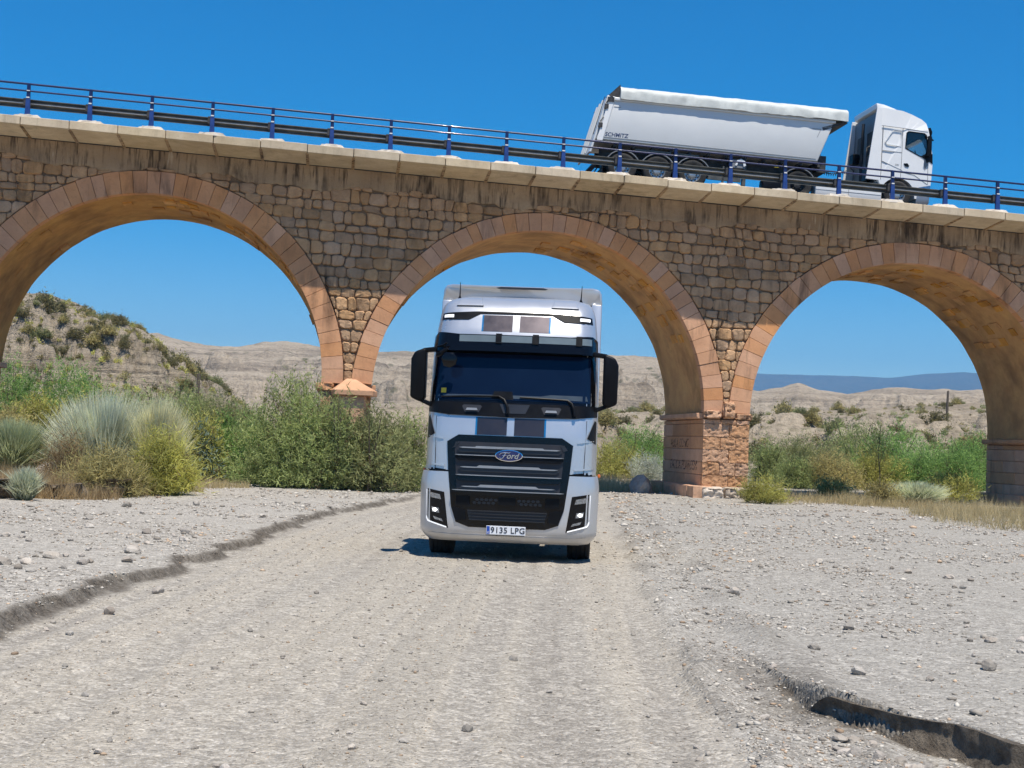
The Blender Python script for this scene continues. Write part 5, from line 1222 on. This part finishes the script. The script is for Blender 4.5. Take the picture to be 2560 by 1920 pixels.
def bush(name, px, Y, wpx, top, pal, label, cat='bush', group=None, n=None, seed=0, depth=.8, base=None, **kw):
    p = at(px, 900, Y); z = gz(p.x, Y) if Y < 77 else base
    w = wpx * 2 * K / F_PX * Y * 1.12; h = max(.3, at(px, top, Y).z - z)
    o = empty(name, (p.x, Y, z - .02)); tag(o, label, cat, group)
    n = n or int(2600 * w * h)
    P, D, Wd, L, W, col = bush_mesh(name, w, w * depth, h * 1.04, n, pal, seed=seed, **kw)
    tris_mesh('foliage', P, D, Wd, L, W, col * .85, np.minimum(col * 1.15, 1), M['leaf'], o)
    stems(o, w, h, 7, seed + 500); return o
def tussock(name, px, Y, wpx, top, root, tip, label, cat='grass tussock', group=None, n=5000, seed=0, bw=.014, lean=.55, segs=2, base=None):
    g = np.random.default_rng(seed); p = at(px, 900, Y); z = gz(p.x, Y); w = wpx * 2 * K / F_PX * Y; h = max(.25, at(px, top, Y).z - z)
    o = empty(name, (p.x, Y, z - .03)); tag(o, label, cat, group)
    a = g.uniform(0, 2 * math.pi, n); r = np.sqrt(g.uniform(0, 1, n)); R0 = np.stack([np.cos(a) * r * w * .28, np.sin(a) * r * w * .28, np.zeros(n)], 1)
    out = np.stack([np.cos(a), np.sin(a), np.zeros(n)], 1)
    hh = h * g.uniform(.35, 1.05, n) ** .8 * (1 - .25 * r ** 2) * (1 + .12 * np.sin(a * 5 + seed) * r); ln = (w * .22 * r * g.uniform(.4, 1.3, n))[:, None] + g.normal(size=(n, 1)) * .04
    mid = R0 + out * ln * .35 + np.stack([g.normal(size=n) * .05, g.normal(size=n) * .05, hh * .55], 1)
    tipp = R0 + out * ln * 1.7 + np.stack([g.normal(size=n) * .09, g.normal(size=n) * .09, hh], 1)
    Wd = unit(np.cross(tipp - R0, g.normal(size=(n, 3)))); wd = bw * g.uniform(.6, 1.4, n)[:, None]
    V = np.stack([R0 - Wd * wd / 2, R0 + Wd * wd / 2, mid - Wd * wd * .75, mid + Wd * wd * .75, tipp], 1).reshape(-1, 3)
    b = np.arange(n)[:, None] * 5; F = np.concatenate([b + [[0, 1, 3]], b + [[0, 3, 2]], b + [[2, 3, 4]]], 0)
    root = np.array(root); tip = np.array(tip); v = g.uniform(.75, 1.2, n)[:, None]
    col = np.stack([root * v, root * v, (root * .35 + tip * .65) * v, (root * .35 + tip * .65) * v, tip * v], 1).reshape(-1, 3)
    mesh_np('blades', V, F, M['blade'], o, tint=np.clip(col, 0, 1)); return o
def dry_grass(name, polys, n, h, label, pal='dry', seed=0, bw=.012):
    """loose grass nobody could count: one object"""
    g = np.random.default_rng(seed); X = []; Yv = []
    tot = sum(a for *_, a in polys)
    for (cx, cy, rx, ry, a) in polys:
        k = int(n * a / tot); t = g.uniform(0, 2 * math.pi, k); r = np.sqrt(g.uniform(0, 1, k)); X.append(cx + rx * r * np.cos(t)); Yv.append(cy + ry * r * np.sin(t))
    X = np.concatenate(X); Yv = np.concatenate(Yv); cl = fbm(X * 1.2, Yv * 1.2, 0, 3, seed); keep = cl > g.uniform(-1.1, .5, len(X)); X, Yv, cl = X[keep], Yv[keep], cl[keep]
    Z = ground_parts(X, Yv)[0]; k = len(X); hh = h * g.uniform(.35, 1.1, k) * (1 + .5 * cl)
    P = np.stack([X, Yv, Z - .02], 1); D = unit(np.stack([g.normal(size=k) * .35, g.normal(size=k) * .35, np.ones(k)], 1)); Wd = unit(np.cross(D, g.normal(size=(k, 3))))
    c0, c1 = (np.array(c) for c in PAL[pal]); col = c0 + (c1 - c0) * g.uniform(0, 1, (k, 1)) * (1 + .3 * cl[:, None])
    o = tris_mesh(name, P, D, Wd, hh, bw * g.uniform(.6, 1.6, k), np.clip(col * .8, 0, 1), np.clip(col * 1.1, 0, 1), M['blade']); return tag(o, label, 'grass', kind='stuff')

# shrubs in front of the left pier and along the bed
bush('tamarisk_bush', 640, 42.5, 125, 800, 'tam', 'large feathery green tamarisk left of the pier beside the track', seed=1, lobes=14, k=9, n=34000)
bush('tamarisk_bush', 800, 42.0, 110, 866, 'tam_dark', 'brownish green tamarisk hiding the foot of the left pier', seed=2, lobes=12, n=26000)
bush('tamarisk_bush', 893, 43.5, 40, 884, 'tam', 'small green tamarisk just behind the silver truck mirror', seed=3, lobes=6, n=6000)
bush('tamarisk_bush', 738, 41.5, 28, 812, 'tam', 'narrow upright tamarisk twig standing before the pyramid-capped pier', seed=4, lobes=5, n=3600, up=1.4)
bush('tamarisk_bush', 550, 45.5, 55, 872, 'green', 'rounded green shrub at the left edge of the large tamarisk', seed=5, lobes=7, n=8000)
# thicket seen through the left arch
for i, (px, Y, w, top, lb, pal) in enumerate([(30, 60, 100, 742, 'tallest bright green shrub at the far left under the arch', 'green'), (150, 62, 105, 772, 'broad bright green shrub below the top of the rocky hill', 'green'), (275, 64, 100, 800, 'mid green shrub below the middle of the rocky hill', 'tam'),
        (375, 66, 90, 806, 'mid green shrub below the lower slope of the rocky hill', 'tam'), (470, 66, 75, 832, 'dark green shrub at the foot of the rocky hill', 'tam_dark'), (535, 66, 55, 848, 'dark green shrub nearest the large tamarisk at the back', 'tam_dark'),
        (95, 44.5, 85, 838, 'yellow-green feathery shrub above the left tussock', 'yellow'), (215, 44.0, 85, 835, 'yellow-green feathery shrub directly behind the large pale tussock', 'yellow'), (325, 44.5, 75, 842, 'light green shrub behind the yellow-based tussock', 'tam'),
        (415, 45, 60, 862, 'yellow-green shrub above the broad-leaved plant', 'yellow'), (0, 42, 70, 880, 'olive shrub cut by the left edge of the picture', 'olive'), (490, 46, 50, 885, 'mid green shrub left of the large tamarisk', 'green')]):
    bush('shrub', px, Y, w, top, pal, lb, group='shrubs in the thicket under the left arch', seed=20 + i, lobes=11, n=int(17000 * (w / 90)))
bush('spiny_plant', 447, 45, 38, 905, 'teal', 'blue-green broad-leaved plant between the tussock and the tamarisk', 'plant', seed=40, lobes=6, n=2600, leafL=.20, leafW=.07, k=4)
tussock('grass_tussock', 232, 34.5, 100, 838, (.20, .19, .06), (.82, .83, .62), 'large pale blue-grey grass tussock on the left bank', n=9000, seed=1, bw=.020)
tussock('grass_tussock', 345, 34.0, 55, 846, (.30, .25, .07), (.80, .77, .50), 'pale tussock with yellow base at the end of the left bank', n=5000, seed=2, bw=.018)
tussock('grass_tussock', 30, 35.5, 75, 895, (.22, .22, .09), (.52, .56, .32), 'grey-green grass tussock at the left edge of the picture', n=6000, seed=3, bw=.018)
tussock('grass_tussock', 62, 28.3, 24, 1000, (.24, .24, .12), (.66, .68, .48), 'small pale green tussock in front of the eroded left bank', n=1800, seed=4, bw=.014)
bush('broom_bush', 345, 33.2, 62, 935, 'yellow', 'yellow-green broom leaning over the left bank', 'bush', seed=50, lobes=8, n=9000, leafL=.26, leafW=.02, up=1.0)
bush('broom_bush', 225, 31.8, 75, 985, 'olive', 'dry olive-yellow low shrub on the edge of the left bank', 'bush', seed=51, lobes=8, n=8000, leafL=.2, leafW=.02)
bush('broom_bush', 150, 33.0, 45, 945, 'rust', 'brown twiggy dry shrub beside the big tussock', 'bush', seed=52, lobes=6, n=3500, leafL=.24, leafW=.014, up=1.1)
# beyond the middle arch, right of the truck
bush('tamarisk_bush', 1375, 70, 62, 905, 'green', 'dark green shrub below the white cliff under the middle arch', seed=60, lobes=9, n=10000)
bush('broom_bush', 1335, 65, 62, 950, 'yellow', 'yellow-green broom beside the silver truck under the middle arch', seed=61, lobes=8, n=9000)
bush('broom_bush', 1405, 62.5, 30, 985, 'pale', 'pale grey-green shrub next to the inner face of the pier', seed=62, lobes=5, n=3000, leafL=.3, leafW=.02, up=1.2)
# thicket beyond the right arch
for i, (px, Y, w, top, lb, pal) in enumerate([(1665, 66, 55, 958, 'green shrub directly right of the pier under the right arch', 'tam'), (1745, 71, 80, 935, 'blue-green shrub second from the pier in the right thicket', 'tam_dark'), (1850, 75, 85, 900, 'tallest light green shrub in the middle of the right thicket', 'tam'),
        (1935, 72, 90, 915, 'bright green shrub right of the tallest one in the right thicket', 'green'), (2040, 70, 90, 940, 'bright green leafy shrub below the wooden pole', 'green'), (2120, 67, 70, 942, 'bright green leafy shrub beside the far right pier', 'green'), (2200, 68, 60, 940, 'bright green shrub behind the far right pier', 'green'),
        (1715, 63, 50, 1000, 'low green shrub in front of the blue-green one', 'tam'), (1805, 63.5, 62, 985, 'low light green shrub in front of the tallest one', 'olive'), (1890, 64.5, 60, 985, 'low olive shrub in the middle of the right thicket', 'yellow'), (1980, 65, 62, 978, 'low bright green shrub above the pale tussock', 'green'), (2075, 64.5, 60, 985, 'low bright green shrub left of the far right pier', 'green')]):
    bush('shrub', px, Y, w, top - 10, pal, lb, group='shrubs in the thicket beyond the right arch', seed=70 + i, lobes=11, n=int(14000 * (w / 80)))
bush('broom_bush', 1658, 45.6, 38, 1045, 'yellow', 'small green-yellow bush at the right foot of the pier', seed=90, lobes=6, n=5000, up=1.1, leafW=.02)
tussock('grass_tussock', 1985, 50.5, 52, 1035, (.26, .29, .14), (.72, .75, .52), 'pale grey-green tussock under the right arch', n=4500, seed=9, bw=.022)
bush('broom_bush', 2055, 52, 55, 1025, 'yellow', 'yellow-green broom in front of the far right pier', seed=91, lobes=7, n=6500, up=1.1, leafW=.022)
bush('broom_bush', 1915, 49, 35, 1062, 'olive', 'low olive bush left of the pale tussock on the right', seed=92, lobes=5, n=3000)
bush('broom_bush', 1790, 53, 40, 1050, 'tam', 'small green bush in the dry grass under the right arch', seed=93, lobes=5, n=3500)
# thin bare sapling on the right
o = empty('sapling', (at(1900, 1000, 53).x, 53, gz(at(1900, 1000, 53).x, 53))); tag(o, 'thin bare-stemmed sapling standing in front of the right thicket', 'sapling')
mb = MB(); mb.tube([(0, 0, -.1), (.03, 0, 1.0), (-.06, .02, 1.8), (.02, 0, 2.9)], [.025, .022, .016, .008], 6); mb.tube([(-.02, 0, 1.4), (.2, .05, 2.0), (.3, .05, 2.6)], [.012, .009, .004], 5); mb.tube([(-.05, 0, 1.8), (-.25, -.05, 2.4)], [.010, .004], 5); mb.build('stem', M['stem'], o)
P, D, Wd, L, W, col = bush_mesh('x', 1.0, 1.0, 1.6, 700, 'yellow', seed=99, lobes=5, k=4, leafL=.14, leafW=.03); P[:, 2] += 1.6
tris_mesh('foliage', P, D, Wd, L, W, col, col, M['leaf'], o)
# fallen dead branch by the pier
o = empty('dead_branch', (at(1632, 1040, 46.2).x, 46.2, gz(at(1632, 1040, 46.2).x, 46.2))); tag(o, 'dark dead branch lying at the right foot of the pier', 'branch')
mb = MB(); mb.tube([(-.3, 0, .05), (.2, .1, .25), (.7, 0, .55), (.95, 0, .85)], [.05, .04, .025, .01], 6); mb.tube([(.1, .05, .2), (-.05, 0, .6), (-.1, 0, 1.0)], [.03, .02, .008], 5); mb.tube([(.35, 0, .3), (.3, -.1, .75)], [.02, .008], 5); mb.tube([(.6, 0, .5), (1.15, .1, .6)], [.02, .006], 5); mb.build('twigs', M['stem'], o)

def gpoly(px, py, rxpx, depth):
    p = gp(px, py); return (p.x, p.y, rxpx * K / F_PX * p.y, depth, rxpx * K / F_PX * p.y * depth)
dry_grass('dry_grass', [(at(50, 0, 30.5).x, 30.6, 2.6, 1.9, 12), (at(180, 0, 31).x, 30.6, 1.6, 1.5, 5), (at(230, 0, 33).x, 32.6, 2.0, 1.6, 2), (at(-150, 0, 33).x, 34, 4, 4, 6)], 22000, .55, 'dry reddish-yellow grass along the top of the left bank', 'rust', 1)
dry_grass('dry_grass', [(at(470, 0, 40).x, 40.0, 1.6, 2.0, 4), (at(420, 0, 36).x, 35.5, 1.0, .8, 1)], 5200, .32, 'straw-coloured grass between the left tussock and the tamarisks', 'dry', 2)
dry_grass('dry_grass', [(at(1345, 0, 54).x, 54, 2.6, 3.0, 8), (at(1300, 0, 60).x, 60, 3, 3, 8)], 9000, .5, 'straw-coloured grass under the middle arch beside the pier', 'dry', 3)
dry_grass('dry_grass', [(at(1760, 0, 52).x, 53, 4.2, 4.0, 16), (at(1900, 0, 48).x, 48.5, 3.4, 1.8, 8), (at(2080, 0, 46).x, 46.5, 3.6, 2.4, 12), (at(2240, 0, 42).x, 42, 3.4, 4.0, 12), (at(2170, 0, 40).x, 40.5, 2.4, 2.6, 9), (at(2250, 0, 36).x, 36, 2.4, 3.0, 8), (at(1740, 0, 46.5).x, 46.8, 1.6, .7, 2.5)], 25000, .40, 'straw-coloured grass along the bank below the right arch', 'dry', 4)

# scrub on the hillside and the terrace
def height_at(T, x, y):
    A, Rr, Z = T; a = math.atan2(x, y); r = math.hypot(x, y)
    fi = np.interp(a, A, np.arange(len(A))); fj = np.interp(r, Rr, np.arange(len(Rr))); i, j = int(min(fi, len(A) - 2)), int(min(fj, len(Rr) - 2)); u, v = fi - i, fj - j
    return (Z[i, j] * (1 - u) + Z[i + 1, j] * u) * (1 - v) + (Z[i, j + 1] * (1 - u) + Z[i + 1, j + 1] * u) * v
def scrub_proto(seed, pal):
    P, D, Wd, L, W, col = bush_mesh('scrub', 1.0, 1.0, .72, 1600, pal, seed=seed, lobes=8, k=4, leafL=.11, leafW=.045, spray=.10)
    o = tris_mesh('scrub_bush', P, D, Wd, L, W, col * .9, col * 1.1, M['leaf']); me = o.data; bpy.data.objects.remove(o); return me
PRO = [scrub_proto(200 + i, p) for i, p in enumerate(('scrub', 'olive', 'tam_dark', 'scrub', 'olive'))]
def scatter(T, n, a0, a1, r0, r1, smin, smax, label, group, seed, dark=True):
    g = random.Random(seed); k = 0
    while k < n:
        a = g.uniform(a0, a1); r = g.uniform(r0, r1); x, y = r * math.sin(a), r * math.cos(a); z = height_at(T, x, y)
        if float(fbm(np.array([x * .05]), np.array([y * .05]), 0, 3, seed)[0]) < g.uniform(-1.2, .2): continue
        s = g.uniform(smin, smax) * (1 if g.random() < .8 else 1.6)
        o = place('scrub_bush', PRO[g.randrange(5)], None, (x, y, z - .08 * s), g.uniform(0, 6.28)); o.scale = (s, s, s * g.uniform(.7, 1.1)); tag(o, label, 'bush', group); k += 1
def az(px): d = ray(px, 900); return math.atan2(d.x, d.y)
scatter(HILL, 190, az(-20), az(500), 112, 148, .8, 1.7, 'small dark scrub bush dotted on the slope of the rocky hill', 'scrub bushes on the rocky hill', 5)
scatter(TERR, 80, az(1600), az(2220), 84, 165, .8, 1.8, 'small scrub bush on the pale terrace beyond the right arch', 'scrub bushes on the terrace beyond the right arch', 6)
scatter(TERR, 30, az(1290), az(1450), 90, 165, 1.0, 2.2, 'small scrub bush on the pale terrace beyond the middle arch', 'scrub bushes on the terrace beyond the middle arch', 7)

def scrub_mass(T, n, a0, a1, r0, r1, smin, smax, label, seed, pals):
    g = np.random.default_rng(seed); pr = []
    for i, p in enumerate(pals): pr.append(bush_mesh('m', 1.0, 1.0, .7, 130, p, seed=300 + i, lobes=6, k=3, leafL=.20, leafW=.10, spray=.08))
    out = [[] for _ in range(6)]
    for q in range(n):
        a, r = g.uniform(a0, a1), g.uniform(r0, r1); x, y = r * math.sin(a), r * math.cos(a); z = height_at(T, x, y); P, D, Wd, L, W, col = pr[g.integers(len(pr))]; s_ = g.uniform(smin, smax); c, k = math.cos(q), math.sin(q)
        Rm = np.array([[c, -k, 0], [k, c, 0], [0, 0, 1]])
        for o_, v in zip(out, (P @ Rm.T * s_ + (x, y, z - .05), D @ Rm.T, Wd @ Rm.T, L * s_, W * s_, col * g.uniform(.75, 1.2))): o_.append(v)
    P, D, Wd, L, W, col = (np.concatenate(o_) for o_ in out)
    tag(tris_mesh('low_scrub', P, D, Wd, L, W, col * .9, np.clip(col * 1.1, 0, 1), M['leaf']), label, 'scrub', kind='stuff')
scrub_mass(HILL, 1500, az(-80), az(530), 92, 149, .3, .8, 'low yellowish scrub covering the slope of the rocky hill', 41, ('olive', 'scrub', 'yellow'))
scrub_mass(TERR, 900, az(1240), az(2240), 80, 165, .3, .8, 'low scrub covering the terrace beyond the arches', 42, ('olive', 'scrub', 'tam_dark'))
# wooden pole on the terrace, short post on the left
def pole(px, top, Y, T, r, label):
    p = at(px, top, Y); z = height_at(T, p.x, Y); o = empty('wooden_pole', (p.x, Y, z)); tag(o, label, 'pole')
    mb = MB(); h = p.z - z; mb.tube([(0, 0, -.5), (.01, 0, h * .5), (.05, 0, h)], [r, r * .9, r * .75], 8); mb.build('shaft', M['wood'], o)
    mb = MB(); mb.tube([(-.02, 0, h - .12), (.10, 0, h + .02)], r * .5, 6); mb.build('cap', M['wood'], o)
pole(2047, 845, 130, TERR, .14, 'thin leaning wooden pole on the terrace beyond the right arch')
pole(428, 808, 92, HILL, .16, 'short weathered post at the foot of the rocky hill')

# ------------------------------------------------------------------ stones
def rock_mesh(seed, sub=2, flat=.6):
    bm = bmesh.new(); bmesh.ops.create_icosphere(bm, subdivisions=sub, radius=1.0); g = np.random.default_rng(seed)
    A = np.array([v.co[:] for v in bm.verts]); s = np.array([1, g.uniform(.6, .9), flat * g.uniform(.7, 1.2)])
    A = A * (1 + .28 * fbm(A[:, 0] * 1.3 + seed, A[:, 1] * 1.3, A[:, 2] * 1.3, 3, seed))[:, None]
    for q in range(5):                                    # broken facets
        nrm = unit(g.normal(size=3)); d = g.uniform(.55, .8); k = A @ nrm; A -= np.clip(k - d, 0, None)[:, None] * nrm * .85
    A *= s; me = bpy.data.meshes.new('stone')
    for v, c in zip(bm.verts, A): v.co = c
    bm.to_mesh(me); bm.free(); me.materials.append(M['rock']); return me
ROCK = [rock_mesh(i) for i in range(8)]
def stone(x, y, s, label, group, g, sink=.35):
    me = ROCK[g.randrange(8)]; o = place('stone', me, None, (x, y, gz(x, y) + s * .25), g.uniform(0, 6.28)); o.scale = (s, s, s); o.rotation_euler = (g.uniform(-.25, .25), g.uniform(-.25, .25), g.uniform(0, 6.28))
    tag(o, label, 'stone', group); return o
def stones():
    g = random.Random(11)
    for (px, py, wpx, lb) in ((235, 1322, 32, 'angular brown stone beside the dark left edge of the track'), (150, 1365, 28, 'rounded pale stone on the left side of the track'), (100, 1350, 16, 'small stone left of the rounded pale stone by the track edge'), (342, 1280, 34, 'flat dark stone just below the left edge of the track'), (1511, 1620, 24, 'rounded boulder-like stone at the bottom right of the track'),
                              (1600, 1555, 24, 'pale stone right of the lower track windrow'), (2095, 1385, 22, 'pale stone on the gravel at the far right'), (288, 1205, 34, 'large flat white stone on the left riverbed'), (1110, 1418, 28, 'flat dark slab lying in the middle of the track'), (488, 1916, 40, 'pale flat stone at the bottom edge of the track')):
        if py > 1660: p = gp(488, 1652)
        else: p = gp(px, py)
        stone(p.x, p.y, wpx * K / F_PX * p.y * .5, lb, None, g)
    p = at(1385, 1070, 51.6); o = stone(p.x, 51.6, .75, 'dark boulder in the shade beside the plinth of the pier', None, g); o.scale = (.85, .7, .75)
    n = 0
    while n < 60:
        px, py = g.uniform(0, 880), g.uniform(1095, 1350); p = gp(px, py); G = ground_parts(np.array([p.x]), np.array([p.y]))
        if G[4][0] < .3: continue
        stone(p.x, p.y, g.choice((.04, .05, .06, .08, .11)) * g.uniform(.7, 1.15), 'pale river stone among the gravel left of the track', 'river stones left of the track', g); n += 1
    n = 0
    while n < 45:
        px, py = g.uniform(1500, 2212), g.uniform(1130, 1480); p = gp(px, py); G = ground_parts(np.array([p.x]), np.array([p.y]))
        if G[5][0] < .8: continue
        stone(p.x, p.y, g.choice((.035, .045, .06, .08)) * g.uniform(.7, 1.15), 'pale river stone among the gravel right of the track', 'river stones right of the track', g); n += 1
    n = 0
    while n < 45:
        px, py = g.uniform(100, 1850), g.uniform(1290, 1655); p = gp(px, py)
        stone(p.x, p.y, g.choice((.02, .025, .03, .04)) * g.uniform(.7, 1.15), 'loose stone on the surface of the gravel track', 'loose stones on the track', g); n += 1
    for q in range(26):
        px = g.uniform(1800, 2200); p = gp(px, 1520 + (px - 1770) * .31 + g.uniform(30, 75)); stone(p.x, p.y, g.uniform(.02, .055), 'small stone fallen below the cut bank at lower right', 'stones below the cut bank', g)
stones()
def pebbles(n, seed):
    g = np.random.default_rng(seed); Y = np.exp(g.uniform(math.log(5.5), math.log(52), n)); T = g.uniform(-.50, .50, n); X = T * Y
    z, road, damp_shade, st, dl, dr, d, d2 = ground_parts(X, Y)
    cl = fbm(X * .8, Y * .8, 0, 3, 77)
    keep = (g.uniform(size=n) < np.where(road > .5, .10 + .40 * (st > .12), np.where((d > .02) & (Y < 13), .10, .42 + .6 * cl + .4 * np.exp(-((dr - .5) / .7) ** 2)))) & (d2 < .1)
    X, Y, z, road, cl = X[keep], Y[keep], z[keep], road[keep], cl[keep]; n = len(X)
    bm = bmesh.new(); bmesh.ops.create_icosphere(bm, subdivisions=1, radius=1.0); B = np.array([v.co[:] for v in bm.verts]); BF = np.array([[v.index for v in f.verts] for f in bm.faces]); bm.free()
    s = np.exp(g.normal(0, .5, n)) * (.0028 + .00052 * Y) * np.where(road > .5, .75, 1.1); s = np.minimum(s, .09)
    a = g.uniform(0, 6.28, n); sc = np.stack([s, s * g.uniform(.5, .95, n), s * g.uniform(.3, .6, n)], 1)
    V = B[None] * (1 + .28 * g.normal(size=(n, len(B), 1)).clip(-1.2, 1.2)) * sc[:, None]
    c, s_ = np.cos(a)[:, None], np.sin(a)[:, None]; Vx = V[..., 0] * c - V[..., 1] * s_; Vy = V[..., 0] * s_ + V[..., 1] * c
    V = np.stack([Vx + X[:, None], Vy + Y[:, None], V[..., 2] + z[:, None] + sc[:, 2:3] * .45], 2)
    F = (BF[None] + (np.arange(n) * len(B))[:, None, None]).reshape(-1, 3)
    v = g.uniform(0, 1, n) ** 1.2; base = np.array([.22, .19, .155]) + (np.array([.60, .55, .47]) - np.array([.22, .19, .155])) * v[:, None]
    warm = g.uniform(size=n) < .12; base[warm] *= np.array([1.08, .86, .68])
    base = base * np.where(road > .5, .95, 1.05)[:, None]
    o = mesh_np('gravel', V.reshape(-1, 3), F, M['pebble'], tint=np.repeat(np.clip(base, 0, 1), len(B), 0)); tag(o, 'loose gravel and pebbles covering the riverbed and track', 'gravel', kind='stuff'); print('pebbles', n)
t = NT('pebble'); t.set(Base_Color=t.mix(t.mr(t.noise(t.pos(obj=False), 60, 3), .3, .7, 0, .25), t.attr('tint'), (.2, .18, .16)), Roughness=.9); t.b.inputs['Specular IOR Level'].default_value = .2; M['pebble'] = t.m
pebbles(125000, 3)

# ------------------------------------------------------------------ haze
def haze():
    mb = MB(); mb.box(-8600, 8600, -8600, 8600, -6.0, 640); o = mb.build('haze', None, None, smooth=None); tag(o, 'thin blue air between the track and the far mountains', 'haze', kind='stuff')
    m = bpy.data.materials.new('haze'); m.use_nodes = True; t = m.node_tree; t.nodes.clear(); out = t.nodes.new('ShaderNodeOutputMaterial'); v = t.nodes.new('ShaderNodeVolumePrincipled')
    v.inputs['Color'].default_value = (.20, .57, 1.0, 1); v.inputs['Density'].default_value = 1.3e-4; v.inputs['Anisotropy'].default_value = .0; t.links.new(v.outputs[0], out.inputs['Volume']); o.data.materials.append(m)

haze()
